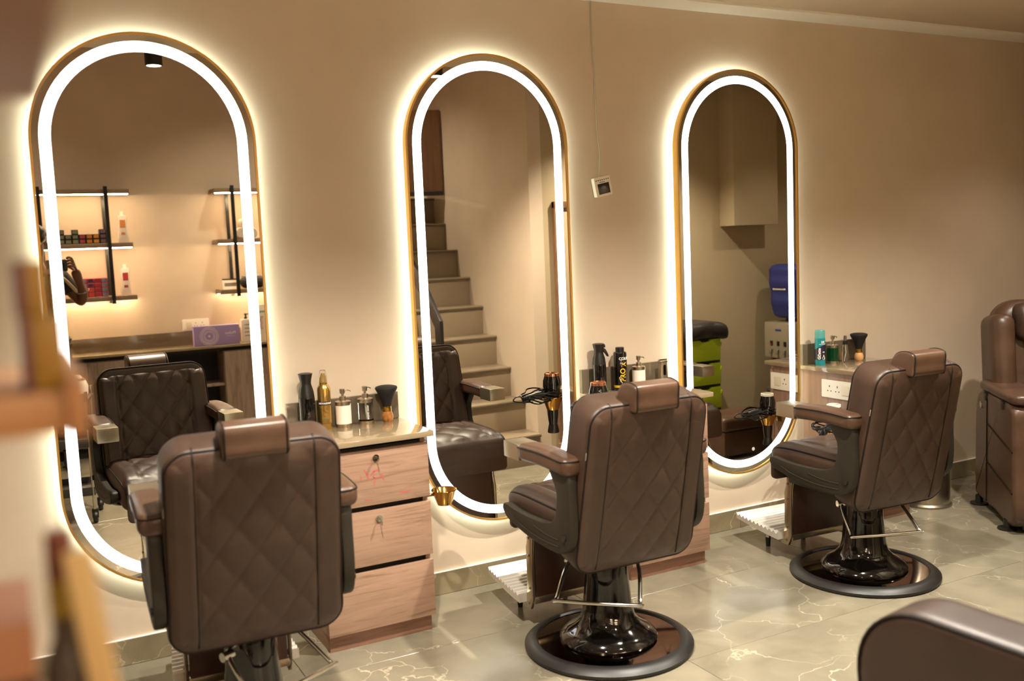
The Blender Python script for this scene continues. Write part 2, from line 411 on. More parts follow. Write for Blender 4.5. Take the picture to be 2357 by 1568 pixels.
struct(box('ceiling_high', (XL-.1, YB-.1, HIGH), (XR+.1, -1.72, HIGH+.06), CEILM), 'higher beige ceiling over the back of the room')
struct(box('trim_1', (XL-.1, WY-.15, CEIL-.012), (XR+.1, WY+.1, CEIL+.08), TRIMW, None, .002), 'white plaster border strip along the ceiling')
bb = bpy.data.objects.new('baseboard_mirror_side', None); C.objects.link(bb); struct(bb, 'grey marble skirting below the mirrors')
sx = -.6; sme = None
for a, b in ((-.6, .33), (.33, 1.53), (1.53, 2.73), (2.73, 3.93), (3.93, XR)):
    box('tile', (a+.0008, WY-.012, .001), (b-.0008, WY, .098), SKIRT, bb, .001, 1)
box('bead', (-.6, WY-.0125, .098), (XR, WY, .1005), TRIMW, bb)
# door at the far left of the mirror wall
d1 = bpy.data.objects.new('door_1', None); C.objects.link(d1); struct(d1, 'black door with slim metal frame left of the mirrors')
box('leaf', (-1.5, WY+.02, .01), (-.68, WY+.06, 2.1), mat('black_door', (14, 13, 12), .35), d1, .004)
for a, b in ((-.672, -.655), (-.645, -.615)): box('frame_strip', (a, WY-.02, 0), (b, WY+.06, 2.15), mat('door_alu', (150, 136, 112), .35, .8), d1, .003)
box('frame_strip', (-1.6, WY-.02, 2.11), (-.615, WY+.06, 2.15), MATS['door_alu'], d1, .003)
# door under the stairs wall (seen in the middle mirror)
d2 = bpy.data.objects.new('door_2', None); C.objects.link(d2); struct(d2, 'low greige door with brown wooden frame')
for lo, hi in (((2.80, YN, 0), (2.85, YN+.03, 1.765)), ((3.50, YN, 0), (3.55, YN+.03, 1.765)), ((2.80, YN, 1.72), (3.55, YN+.031, 1.765))):
    box('frame_rail', lo, hi, WOODD, d2, .003)
box('leaf', (2.85, YN, .01), (3.50, YN+.015, 1.72), WALLG, d2, .002)
box('handle', (3.40, YN+.015, .88), (3.415, YN+.05, 1.0), STEEL, d2, .004)
# boxed duct hanging on the recess wall (right mirror)
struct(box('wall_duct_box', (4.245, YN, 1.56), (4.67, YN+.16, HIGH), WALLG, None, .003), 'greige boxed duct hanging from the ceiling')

# ------------------------------------------------------------------ ceiling downlights
def downlight(x, y, label, lit=1.0):
    t = thing('ceiling_downlight', label, 'light', (x, y, CEIL if y > -1.7 else HIGH), 0, 'black cylinder downlights')
    lathe('housing', [(.035, 0), (.0425, 0), (.0425, -.105), (.036, -.105), (.034, -.09), (0, -.09)], BLACKM, t, 28)
    lathe('mounting_plate', [(0, .0), (.05, .0), (.05, -.008), (.04, -.008)], BLACKM, t, 28)
    if lit:
        lathe('lens', [(0, -.0895), (.0355, -.0895), (.0355, -.1055), (0, -.107)], LAMP, t, 28)
        l = bpy.data.lights.new('downlight_beam', 'SPOT'); l.energy = SPOT_W*lit; l.color = WARM; l.spot_size = math.radians(125); l.spot_blend = .75; l.shadow_soft_size = .03
        o = bpy.data.objects.new('downlight_beam', l); link(o, t); o.location = (0, 0, -.115)
downlight(.268, -1.56, 'black cylinder ceiling downlight seen in the left mirror')
downlight(1.785, -1.48, 'black cylinder ceiling downlight seen in the middle mirror')
downlight(3.28, -1.48, 'black cylinder ceiling downlight nearest the right end of the salon', .7)
downlight(1.5, -3.35, 'added black cylinder downlight brightening the wall with the lit shelves', .4)  # added lamp, kept out of the mirrors, to brighten the opposite wall
downlight(-1.0, -3.5, 'added black cylinder downlight for the rack fronts, nearest the left wall', .3)  # added lamp out of view, placed so the rack fronts get light
downlight(4.6, -1.0, 'black cylinder ceiling downlight above the massage recliner', .12)

# ------------------------------------------------------------------ mirrors
MW, MH, BAND = .70, 1.93, .0378     # led band outer size
def stadium(w_, h_, n=40):
    r = w_/2; s = h_/2-r; out = []
    for k in range(n+1):
        a = PI*k/n; out.append((r*math.cos(a), s+r*math.sin(a)))
    for k in range(n+1):
        a = PI+PI*k/n; out.append((r*math.cos(a), -s+r*math.sin(a)))
    return out
def ringmesh(name, o1, o2, ya, yb, m, parent):
    """solid ring between outline o1 (outer) and o2 (inner), from depth ya to yb"""
    bm = bmesh.new(); n = len(o1)
    R = [[bm.verts.new((x, y, z)) for x, z in o] for o, y in ((o1, ya), (o2, ya), (o2, yb), (o1, yb))]
    for k in range(4):
        a, b = R[k], R[(k+1) % 4]
        for i in range(n):
            j = (i+1) % n; bm.faces.new((a[i], a[j], b[j], b[i]))
    return finish(name, bm, m, parent, 40)
def make_mirror():
    t = thing('wall_mirror', '', 'mirror', (0, 0, 1.29), 0, 'tall LED wall mirrors')
    prism('mirror_glass', stadium(MW+.046, MH+.046), 0.0, .006, GLASSM, t, 'xz', smooth=30)
    ringmesh('light_band', stadium(MW, MH), stadium(MW-2*BAND, MH-2*BAND), -.0006, .0, LEDF, t)
    ringmesh('gold_frame', stadium(MW+.062, MH+.062), stadium(MW+.046, MH+.046), -.006, .029, GOLD, t)
    prism('back_box', stadium(MW-.012, MH-.012), .008, WY-.001, WHITEP, t, 'xz', smooth=30)
    ringmesh('back_light', stadium(MW+.020, MH+.020), stadium(MW-.010, MH-.010), .018, .034, LEDB, t)
    bm = bmesh.new(); alathe(bm, [(0, 0), (.009, 0), (.009, .0006), (0, .0006)], 24, 'y', (.06, -.0007, -MH/2+.085)); b = finish('touch_switch', bm, mat('touch_ring', (226, 222, 210), .4), t)
    bm = bmesh.new(); atube(bm, [(.06+.0055*math.cos(a*PI/8), -.0009, -MH/2+.085+.0055*math.sin(a*PI/8)) for a in range(16)], .0008, 6, True); finish('switch_symbol', bm, mat('touch_grey', (130, 126, 118), .5), b)
    return t
m1 = make_mirror(); m1['label'] = 'tall pill-shaped LED mirror with gold frame, leftmost, behind the nearest chair'
dup(m1, (1.36, 0, 1.29), 0, 'tall pill-shaped LED mirror with gold frame, middle one, reflecting a staircase')
dup(m1, (2.722, 0, 1.29), 0, 'tall pill-shaped LED mirror with gold frame, rightmost, reflecting a blue water bottle')

# ------------------------------------------------------------------ barber chairs (local +y is the front)
def quilt(wx, wz, px, pz, amp, ax_, sgn):
    def d(p, ax, sg):
        if ax != ax_ or sg != sgn: return 0
        u, v = (p[0], p[2]) if ax_ == 1 else (p[0], p[1])
        e = 0
        if abs(u) < wx and abs(v) < wz:
            a = abs(math.sin(PI*(u/px+v/pz))); b = abs(math.sin(PI*(u/px-v/pz)))
            e = amp*(a*b)**.32
            f = min(1, (wx-abs(u))/.012, (wz-abs(v))/.03); e *= max(0, f)**.5
        elif abs(u) >= wx and abs(v) < wz:
            t_ = min(1, (abs(u)-wx)/.012); e = amp*.9*t_**.5*min(1, (wz-abs(v))/.03)**.5
            ed = .245-abs(u)
            e *= max(0, min(1, ed/.03))
        return e
    return d
def make_chair():
    t = thing('barber_chair', '', 'chair', (0, 0, 0), 0, 'brown barber chairs facing the mirrors')
    # base
    lathe('base_ring', [(.262, .008), (.262, .0), (.305, .0), (.312, .006), (.312, .016), (.306, .021), (.301, .025), (.292, .031), (.280, .036), (.268, .036), (.262, .030), (.262, .008)], RUBBER, t, 72, cap=False)
    lathe('base_plate', [(0, .024), (.10, .031), (.20, .032), (.263, .029), (.263, .005), (0, .005)], DCHROME, t, 72)
    lathe('pedestal', [(0, .03), (.176, .030), (.180, .040), (.174, .052), (.150, .070), (.120, .088), (.100, .114), (.091, .15), (.080, .26), (.078, .34), (.076, .348), (.086, .350), (.086, .40), (0, .40)], GLOSSB, t, 56)
    lv = tube('pump_lever', smoothpath([(-.07, -.03, .345), (-.125, -.055, .33), (-.146, -.185, .24), (-.135, -.20, .232), (.135, -.20, .232), (.146, -.185, .24), (.125, -.055, .33), (.07, -.03, .345)], 5), .0075, CHROME, t, 10)
    lathe('lever_pivot', [(0, -.018), (.014, -.018), (.014, .018), (0, .018)], CHROME, lv, 16, 'x', (-.125, -.05, .332))
    box('seat_frame', (-.19, -.10, .39), (.19, .26, .44), BLACKM, t, .008)
    box('hinge_bar', (-.20, -.15, .405), (.20, -.10, .43), BLACKM, t, .006)
    # seat
    def swarp(v): return Vector((v.x, v.y, v.z-(max(0, v.y-.13)/.13)**2*.016+(.016*(1-(v.y/.27)**2)*(1-(v.x/.25)**2) if v.z > 0 else 0)))
    seat = cushion('seat', (.485, .55, .115), .034, LEATHER, t, .010, quilt(.158, .24, .15, .17, .012, 2, 1), corner=.05, cplane=(0, 1), loc=(0, .062, .512), warp=swarp)
    prism('seat_front_flap', rrect(.45, .13, .02, 4, 0, .462), .312, .336, LEATHER, t, 'xz', .006)
    for s in (-1, 1):
        tube('piping', [swarp(Vector((s*.162, -.22+.045*k, .0585))) for k in range(10)]+[(s*.160, .235, .028), (s*.160, .262, 0), (s*.16, .266, -.09)], .0035, PIPING, seat)
        tube('piping', smoothpath([(s*.234, -.22, .047), (s*.236, 0, .051), (s*.236, .14, .050), (s*.232, .225, .037), (s*.224, .262, .005), (s*.221, .27, -.09)], 5), .0035, PIPING, seat)
    # backrest, reclined
    tilt = math.radians(12.5)
    def bwarp(v): return Vector((v.x*(1-.02*v.z/.28), v.y-.016*max(0, 1-(v.x/.245)**2)*(1 if v.y < 0 else 0)*max(0, 1-(v.z/.3075)**4), v.z))
    bk = cushion('backrest', (.485, .135, .615), .022, LEATHER, t, .0065, lambda p, ax, sg: quilt(.158, .273, .107, .140, .016, 1, 1)(p, ax, sg) or quilt(.162, .283, .112, .157, .007, 1, -1)(p, ax, sg), corner=.07,
                 loc=(0, -.190, .668), rot=(tilt, 0, 0), warp=bwarp)
    for yy, nm in ((-.061, 'rear_piping'), (.061, 'front_piping')):
        tube(nm, [(x*(1-.02*z/.28), yy, z) for x, z in rrect(.474, .604, .066, 8)], .0034, PIPING, bk, 8, True)
    for s in (-1, 1):
        tube('rear_seam', [bwarp(Vector((s*.164, -.0685, z))) for z in (-.285, -.2, -.1, 0, .1, .2, .28)]+[(s*.161, -.062, .301), (s*.16, -.045, .3075)], .003, PIPING, bk)
    box('maker_tab', (-.2405, -.064, .125), (-.2385, -.060, .152), mat('tab_grey', (140, 134, 122), .5), bk, .001)
    # headrest: D-shaped roll on a stem
    prof = smooth2([(-.054, -.042), (-.056, .0), (-.052, .040), (-.03, .048), (.0, .047), (.03, .036), (.050, .012), (.054, -.018), (.044, -.040), (0, -.045)], 4)
    hd = prism('headrest', prof, -.090, .090, LEATHER2, t, 'yz', .010, 3, 50, loc=(0, -.298, .974), rot=(tilt*.6, 0, 0))
    for s in (-1, 1): tube('end_piping', [(s*.082, y, z) for y, z in prof], .003, PIPING, hd, 6, True)
    box('headrest_stem', (-.03, -.30, .90), (.03, -.27, .95), BLACKM, t, .004)
    # arms
    cprof = smooth2([(-.215, .730), (-.228, .646), (-.230, .542), (-.215, .480), (-.175, .442), (-.105, .431), (.058, .436), (.22, .463), (.266, .484), (.278, .507), (.255, .522), (.148, .514), (0, .517), (-.07, .527), (-.112, .546), (-.136, .590), (-.138, .655), (-.095, .730)], 4)
    for s in (-1, 1):
        a0, a1 = sorted((s*.245, s*.280))
        sup = prism('arm_support', cprof, a0, a1, BLACKP, t, 'yz', .008, 2, 45)
        tube('groove', smoothpath([(s*.2795, -.15, .460), (s*.2795, -.02, .455), (s*.2795, .12, .468), (s*.2795, .20, .490)], 5), .003, BLACKP, sup)
        tube('groove', smoothpath([(s*.2795, -.15, .484), (s*.2795, -.06, .482), (s*.2795, .03, .492)], 5), .003, BLACKP, sup)
        pad = cushion('armrest', (.090, .345, .062), .022, LEATHER2, t, .02, None, corner=.034, cplane=(0, 1), loc=(s*.258, -.066, .747), warp=lambda v: Vector((v.x, v.y, v.z+.008*(1-(v.y/.1725)**2))))
        box('tip_cap', (-.0425, .155, -.031), (.0425, .268, .029), SILVER, pad, .004)
        tube('piping', [(-.0455, y, .019+.008*(1-(y/.1725)**2)) for y in (.15, .1, 0, -.08, -.13)]+[(.0455*math.cos(PI+PI*k/8), -.137-.035*math.sin(PI*k/8), .0205) for k in range(1, 8)]+[(.0455, y, .019+.008*(1-(y/.1725)**2)) for y in (-.13, -.08, 0, .1, .15)], .0028, PIPING, pad, 6)
        lathe('pivot_bolt', [(0, 0), (.012, 0), (.012, .006), (0, .006)], BLACKM, sup, 14, 'x', (s*.280-(.006 if s < 0 else 0), -.19, .50))
    # footrest
    box('calf_board', (-.158, .262, .125), (.158, .284, .43), mat('dark_brown_board', (62, 40, 32), .35), t, .004)
    for s in (-1, 1):
        br = prism('side_bracket', [(.245, .43), (.288, .43), (.292, .36), (.306, .32), (.308, .15), (.335, .075), (.285, .075), (.262, .12), (.262, .33)], s*.167-.006, s*.167+.006, mat('bracket_metal', (178, 164, 140), .25, .9), t, 'yz', .002)
        for y, z in ((.285, .36), (.285, .29), (.285, .16), (.30, .095)): lathe('screw', [(0, 0), (.006, 0), (.004, .004), (0, .004)], CHROME, br, 10, 'x', (s*.167+(.006 if s > 0 else -.010), y, z))
    box('cross_bar', (-.165, .262, .10), (.165, .288, .128), MATS['bracket_metal'], t, .003)
    # ribbed plate
    bm = bmesh.new(); n = 88; ya, yb = .315, .655; rows = []
    for k in range(n+1):
        f = k/n; y = ya+(yb-ya)*f; hw = .206-.03*f**1.5; z = .128+.006*f+.0055*math.cos(2*PI*f*11)
        rows.append([bm.verts.new((-hw, y, z)), bm.verts.new((hw, y, z)), bm.verts.new((hw, y, .098+.014*f)), bm.verts.new((-hw, y, .098+.014*f))])
    for k in range(n):
        a, b = rows[k], rows[k+1]
        for i in range(4): bm.faces.new((a[i], a[(i+1) % 4], b[(i+1) % 4], b[i]))
    bm.faces.new(rows[0]); bm.faces.new(rows[-1][::-1])
    fp = finish('foot_plate', bm, ALU, t, 20)
    for s in (-1, 1):
        lathe('foot_peg', [(0, .045), (.012, .045), (.014, .11), (0, .11)], CHROME, fp, 16, 'z', (s*.107, .505, 0))
        lathe('peg_tip', [(0, .0), (.010, .0), (.013, .045), (0, .045)], RUBBER, fp, 16, 'z', (s*.107, .505, 0))
    return t
ch = make_chair(); ch.location = (.078, -.77, 0); ch.rotation_euler = (0, 0, math.radians(-3)); ch['label'] = 'brown quilted leather barber chair nearest the camera, before the left mirror'
c2 = dup(ch, (1.375, -.77, 0), math.radians(-1), 'brown quilted leather barber chair in the middle, before the stair-reflecting mirror')
c3 = dup(ch, (2.712, -.765, 0), math.radians(-3.5), 'brown quilted leather barber chair farthest away, before the right mirror')
UPPER = ('seat', 'backrest', 'headrest', 'arm', 'hinge')
for c_, a_, dz in ((ch, 30, .032), (c2, -42, .0), (c3, -18, -.016)):       # pump levers turned differently, seats pumped to different heights
    for k_ in c_.children:
        if k_.name.startswith('pump_lever'): k_.rotation_euler = (0, 0, math.radians(a_))
        if k_.name.startswith(UPPER): k_.location.z += dz

# ------------------------------------------------------------------ drawer cabinets between the mirrors
TOP = .797
def make_cabinet():
    """origin: floor, left front of the body at x=0 .. .42, back against the wall"""
    t = thing('drawer_cabinet', '', 'cabinet', (0, 0, 0), 0, 'drawer cabinets between the mirrors')
    bm = bmesh.new()
    abox(bm, (0, -.278, .065), (.018, WY, .775)); abox(bm, (.402, -.278, .065), (.42, WY, .775)); abox(bm, (.018, WY-.012, .065), (.402, WY, .775)); abox(bm, (.018, -.278, .065), (.402, WY, .083)); abox(bm, (.018, -.20, .757), (.402, WY, .775))
    finish('carcass', bm, WOODV, t)
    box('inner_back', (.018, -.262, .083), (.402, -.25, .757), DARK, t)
    pl = box('plinth', (.004, -.272, 0), (.416, WY, .065), WOODP, t, .001)
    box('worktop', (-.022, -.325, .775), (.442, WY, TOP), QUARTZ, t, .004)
    box('backsplash', (-.022, WY-.022, TOP), (.442, WY, .905), QUARTZ_DIM, t, .0015)
    for k, (z0, z1) in enumerate(((.541, .752), (.312, .520), (.068, .289))):
        d = box('drawer', (-.004, -.300, z0), (.424, -.278, z1), WOOD, t, .0012)
        if k < 2:
            z = z1-.032
            lk = lathe('lock', [(0, 0), (.0125, 0), (.0125, .004), (.010, .007), (0, .007)], CHROME, d, 20, 'y', (.212, -.307, z))
            bm = bmesh.new(); abox(bm, (.2105, -.326, z-.004), (.2135, -.305, z+.004)); alathe(bm, [(0, -.001), (.010, -.001), (.010, .001), (0, .001)], 16, 'x', (.212, -.330, z-.012*k)); finish('key', bm, CHROME, d)
    return t
cab = make_cabinet(); cab.location = (.462, 0, 0); cab['label'] = 'oak drawer cabinet left of the middle mirror, red marks on its top drawer'
cab2 = dup(cab, (1.822, 0, 0), 0, 'oak drawer cabinet half hidden behind the middle barber chair')
cab3 = dup(cab, (3.184, 0, 0), 0, 'oak drawer cabinet with a socket plate, right of the right mirror')
# red smears on the first cabinet's top drawer (flat stains)
dr = [c for c in cab.children if c.name.startswith('drawer')][0]
bm = bmesh.new(); rr = random.Random(3)
def stroke(pts, w_):
    L, Rr = [], []
    for i, (x, z) in enumerate(pts):
        a = Vector(pts[min(i+1, len(pts)-1)])-Vector(pts[max(i-1, 0)]); n = Vector((-a.y, a.x)).normalized()*w_*(.5+.5*math.sin(PI*(i+.4)/len(pts)))
        L.append(bm.verts.new((x+n.x, -.3004, z+n.y))); Rr.append(bm.verts.new((x-n.x, -.3004, z-n.y)))
    for i in range(len(pts)-1): bm.faces.new((L[i], L[i+1], Rr[i+1], Rr[i]))
for p_, w_ in (([(.165, .680), (.172, .668), (.178, .652), (.180, .640)], .004), ([(.190, .655), (.200, .668), (.215, .672), (.222, .664)], .003), ([(.204, .668), (.200, .65), (.205, .632), (.200, .615)], .0025), ([(.225, .655), (.235, .648), (.240, .63)], .0035), ([(.150, .660), (.152, .65), (.150, .64)], .002), ([(.30, .575), (.32, .571), (.345, .573)], .003), ([(.16, .565), (.185, .56), (.19, .562)], .002), ([(.20, .645), (.215, .642), (.23, .646)], .002), ([(.18, .70), (.19, .703)], .0025)):
    stroke(p_, w_)
finish('red_smear', bm, RED, dr, 0)
# socket plate on the third cabinet's left side, facing the right mirror
def socket_plate(parent, name='socket_plate'):
    """plate in its own xz plane facing -y, centre at origin, 0.215 x 0.09"""
    p_ = prism(name, rrect(.212, .092, .006, 4), -.009, 0, WHITEP, parent, 'xz', .003)
    for cx in (-.052, 0.0):
        for hx, hz, w_, h_ in ((0, .014, .005, .010), (-.0105, -.010, .006, .005), (.0105, -.010, .006, .005)):
            box('pin_hole', (cx+hx-w_/2, -.0096, hz-h_/2), (cx+hx+w_/2, -.008, hz+h_/2), DARK, p_)
    box('rocker', (.030, -.0125, -.024), (.076, -.009, .024), IVORY, p_, .002)
    return p_
sp = socket_plate(cab3); sp.rotation_euler = (0, 0, -PI/2); sp.location = (0, -.185, .69)

# ------------------------------------------------------------------ bottles and tools on the cabinets
def at(name, label, cat, x, y, z=TOP, group=None, rz=0): return thing(name, label, cat, (x, y, z), rz, group)
def mist_bottle(x, y, label, trigger=True, rz=0, black=True):
    t = at('mist_spray_bottle', label, 'bottle', x, y, TOP, 'continuous mist bottles', rz)
    lathe('body', [(0, 0), (.030, 0), (.032, .004), (.032, .128), (.0315, .132), (0, .132)], GLOSSB, t, 36)
    lathe('neck', [(.0315, .132), (.031, .137), (.028, .160), (.022, .180), (.0205, .19), (.023, .205), (.027, .222), (.028, .226), (.020, .2285), (0, .229)], mat('black_matte_plastic', (26, 24, 22), .35), t, 36)
    if trigger:
        prism('trigger', smooth2([(.022, .205), (.032, .200), (.045, .172), (.040, .166), (.030, .180), (.022, .190)], 3), -.009, .009, MATS['black_matte_plastic'], t, 'xz', .002)
        box('nozzle', (.018, -.006, .208), (.031, .006, .222), MATS['black_matte_plastic'], t, .002)
    return t
mist_bottle(.508, -.012, 'black hourglass mist bottle beside the gold mousse can', True, PI/2)
mist_bottle(1.868, -.006, 'black mist bottle with trigger on the middle cabinet', True, math.radians(-15))
def view_ang(x, y): return math.atan2(-3.65-y, -.4956-x)     # direction toward where customers would read the label
# gold mousse can
t = at('mousse_can', 'gold mousse can with clear cap and scroll print', 'can', .578, -.012)
lathe('body', [(0, .0), (.0245, 0), (.026, .003), (.026, .158), (.024, .166), (.018, .176), (.0165, .178), (.0165, .184), (0, .184)], GOLDCAN, t, 40)
lathe('nozzle', [(.012, .184), (.010, .20), (.006, .214), (.005, .222), (0, .222)], mat('gold_nozzle', (214, 176, 104), .3), t, 24)
lathe('clear_cap', [(.0165, .184), (.0145, .21), (.0115, .232), (.0085, .234), (0, .234)], CLEAR, t, 28)
va = view_ang(.578, 0)
def band(parent, r, z0, z1, m, a0=0, a1=2*PI, name='label_band', n=40, dz=0.0):
    bm = bmesh.new(); v = []
    for k in range(n+1):
        a = a0+(a1-a0)*k/n; sh = dz*k/n; v.append((bm.verts.new((r*math.cos(a), r*math.sin(a), z0+sh)), bm.verts.new((r*math.cos(a), r*math.sin(a), z1+sh))))
    for k in range(n): bm.faces.new((v[k][0], v[k+1][0], v[k+1][1], v[k][1]))
    return finish(name, bm, m, parent, 60)
b_ = band(t, .0263, .098, .111, mat('black_band', (20, 18, 16), .4), va-1.1, va+1.2)
text('lettering', 'NOVAGOLD', .0095, WTXT, t, cyl=(.0265, va+.1, .1045), bold=.0002)
def scroll(parent, R, va, pts, r_=.0007, m=BTXT):
    tube('scroll_print', [(R*math.cos(va+u/R), R*math.sin(va+u/R), z) for u, z in smoothpath2(pts)], r_, m, parent, 6)
def smoothpath2(pts): return [(p.x, p.z) for p in smoothpath([(a, 0, b) for a, b in pts], 6)]
for pts in ([(-.020, .094), (-.010, .080), (.004, .068), (.018, .066)], [(-.008, .096), (-.010, .086), (-.002, .076), (.010, .068)], [(.0, .094), (-.004, .084), (.004, .073)], [(.010, .094), (.004, .088), (.006, .080), (.012, .08)], [(-.004, .062), (-.010, .057), (-.006, .051), (0, .054), (-.003, .058)],
            [(.012, .134), (.006, .13), (.006, .122), (.013, .119), (.018, .125), (.015, .130), (.011, .127)], [(.020, .114), (.012, .112), (.0, .112)]): scroll(t, .0262, va, pts)
band(t, .0262, .041, .0435, GTXT, va-.35, va+.55, 'print_line', 12)
text('lettering', 'VOLUME', .0058, BTXT, t, cyl=(.0262, va+.1, .037)); text('lettering', 'MOUSSE', .0062, BTXT, t, cyl=(.0262, va+.1, .031)); text('lettering', 'EXTRA HOLD', .0045, BTXT, t, cyl=(.0262, va+.15, .025))
def dispenser(x, y, label, kind, r=.0315, h=.088, rz=0.0):
    t = at('soap_dispenser', label, 'dispenser', x, y, TOP, 'pump soap dispensers', rz)
    lathe('base_band', [(0, 0), (r, 0), (r, .014), (0, .014)], STEEL, t, 36)
    if kind == 'white': lathe('body', [(0, .014), (r-.0005, .014), (r-.0005, h), (0, h)], WHITEC, t, 36)
    elif kind == 'clear':
        lathe('body', [(0, .014), (r-.001, .014), (r-.001, h), (0, h)], CLEAR, t, 36)
        text('lettering', 'LIQUID SOAP', .0095, WTXT, t, cyl=(r, view_ang(x, y)-.2, .05), vertical=True)
    else:
        lathe('body', [(0, .014), (r-.0005, .014), (r-.0005, h), (0, h)], GREENL, t, 36)
    lathe('collar', [(0, h), (r, h), (r, h+.014), (r-.004, h+.016), (.013, h+.018), (.0125, h+.034), (0, h+.034)], STEEL, t, 36)
    p_ = lathe('pump', [(0, h+.034), (.005, h+.034), (.005, h+.044), (.010, h+.045), (.011, h+.063), (.0095, h+.065), (0, h+.065)], STEEL, t, 24)
    tube('spout', [(.006, 0, h+.056), (.022, 0, h+.057), (.032, 0, h+.054), (.036, 0, h+.050)], .0028, STEEL, p_, 8)
    if kind == 'clear': tube('dip_tube', [(0, 0, h), (.002, 0, .05), (.006, 0, .018)], .003, mat('tube_white', (230, 228, 220), .4), t, 8)
    return t
dispenser(.652, -.014, 'white soap dispenser with steel bands beside the gold can', 'white', rz=.1)
dispenser(.746, -.010, 'clear empty soap dispenser with white vertical lettering', 'clear', rz=.5)
dispenser(2.085, -.008, 'white soap dispenser standing on the middle cabinet', 'white', rz=.1)
dispenser(3.318, -.020, 'green liquid soap dispenser on the right cabinet', 'green', .030, .084, .1)
def neck_brush(x, y, label, handle, rz=0):
    t = at('neck_duster_brush', label, 'brush', x, y, TOP, 'neck duster brushes')
    lathe('handle', [(0, 0), (.018, 0), (.021, .004), (.0235, .016), (.0225, .028), (.019, .036), (.0175, .040), (0, .040)], handle, t, 28)
    lathe('ferrule', [(.0165, .039), (.0175, .042), (.0165, .062), (0, .062)], mat('brass_ferrule', (206, 160, 70), .2, 1.0), t, 28)
    lathe('bristles', [(.0165, .061), (.022, .082), (.036, .116), (.0455, .134), (.043, .141), (.030, .145), (0, .147)], BRIST, t, 40, smooth=60)
    return t
neck_brush(.836, -.014, 'black bristle neck brush with tortoise handle on the left cabinet', AMBER)
neck_brush(3.512, -.020, 'black bristle neck brush with pale wood handle on the right cabinet', BAMBOO)
# black spray can
t = at('styling_spray_can', 'black styling can with yellow vertical lettering', 'can', 1.985, -.004); R = .0315
lathe('body', [(0, 0), (R-.002, 0), (R, .003), (R, .174), (R-.004, .180), (.020, .182), (0, .182)], GLOSSB, t, 40)
lathe('cap', [(.020, .182), (.020, .199), (.018, .201), (0, .201)], MATS['black_matte_plastic'], t, 32)
va = view_ang(1.985, 0)
band(t, R+.0003, .016, .027, YEL, va-1.5, va+1.5, 'yellow_band')
text('lettering', 'PRO', .036, YEL, t, cyl=(R+.0003, va+.42, .075), vertical=True, bold=.0008, sx=.9); text('lettering', 'A', .026, YEL, t, cyl=(R+.0003, va+.62, .124), vertical=True, bold=.0008)
text('lettering', 'COLOR', .017, WTXT, t, cyl=(R+.0003, va+.75, .150), bold=.0003); text('lettering', 'SHINE', .005, WTXT, t, cyl=(R+.0003, va+.2, .130))
tube('white_stroke', [((R+.0004)*math.cos(va+u/R), (R+.0004)*math.sin(va+u/R), z) for u, z in ((-.006, .066), (-.002, .054), (.004, .043), (.010, .036), (.016, .030))], .0011, WTXT, t, 6)
# silver trimmer on a stand
t = at('hair_trimmer', 'silver hair trimmer standing on a black charging stand', 'trimmer', 2.215, -.02)
lathe('stand', [(0, 0), (.032, 0), (.033, .006), (.028, .026), (.022, .030), (0, .030)], MATS['black_matte_plastic'], t, 32)
prism('body', smooth2([(-.017, .03), (-.019, .07), (-.0165, .105), (-.019, .118), (.019, .118), (.0165, .105), (.019, .07), (.017, .03)], 4), -.014, .014, mat('polished_silver', (220, 208, 188), .38, 1.0), t, 'xz', .005)
prism('switch_panel', rrect(.014, .05, .006, 4, 0, .075), -.0152, -.012, GLOSSB, t, 'xz')
box('blade', (-.021, -.006, .118), (.021, .006, .127), CHROME, t, .001)
# teal shaving-gel can
t = at('shaving_gel_can', 'teal shaving gel can with navy label and white lettering', 'can', 3.226, -.022); R = .0265
lathe('body', [(0, 0), (R-.001, 0), (R, .003), (R, .142), (0, .142)], TEAL, t, 40)
lathe('cap', [(R-.0006, .142), (R-.0015, .180), (R-.004, .184), (0, .184)], TEALL, t, 40)
va = view_ang(3.226, 0)
bm = bmesh.new(); v = []
for k in range(31):
    u = -1.6+3.2*k/30; a = va+u; r_ = R+.0004; v.append((bm.verts.new((r_*math.cos(a), r_*math.sin(a), .030)), bm.verts.new((r_*math.cos(a), r_*math.sin(a), .098+.012*u))))
for k in range(30): bm.faces.new((v[k][0], v[k+1][0], v[k+1][1], v[k][1]))
finish('navy_label', bm, NAVY, t, 60)
text('lettering', 'Gillette', .0205, WTXT, t, cyl=(R+.0005, va-.12, .062), vertical=True, bold=.0006, sx=.96)
text('lettering', '3X', .016, WTXT, t, cyl=(R+.0005, va+.55, .122), bold=.0006); text('lettering', 'PROTECTION', .0058, WTXT, t, cyl=(R+.0005, va+.5, .111), bold=.0001)
text('lettering', 'GEL', .0075, WTXT, t, cyl=(R+.0005, va+.72, .070), bold=.0003)
bm = bmesh.new(); dv = [bm.verts.new(((R+.0007)*math.cos(va+.75+u/R), (R+.0007)*math.sin(va+.75+u/R), z)) for u, z in smooth2([(0, .058), (-.004, .048), (-.0085, .040), (-.006, .033), (0, .031), (.006, .033), (.0085, .040), (.004, .048)], 2)]
bm.faces.new(dv); finish('drop_print', bm, WTXT, t, 0)
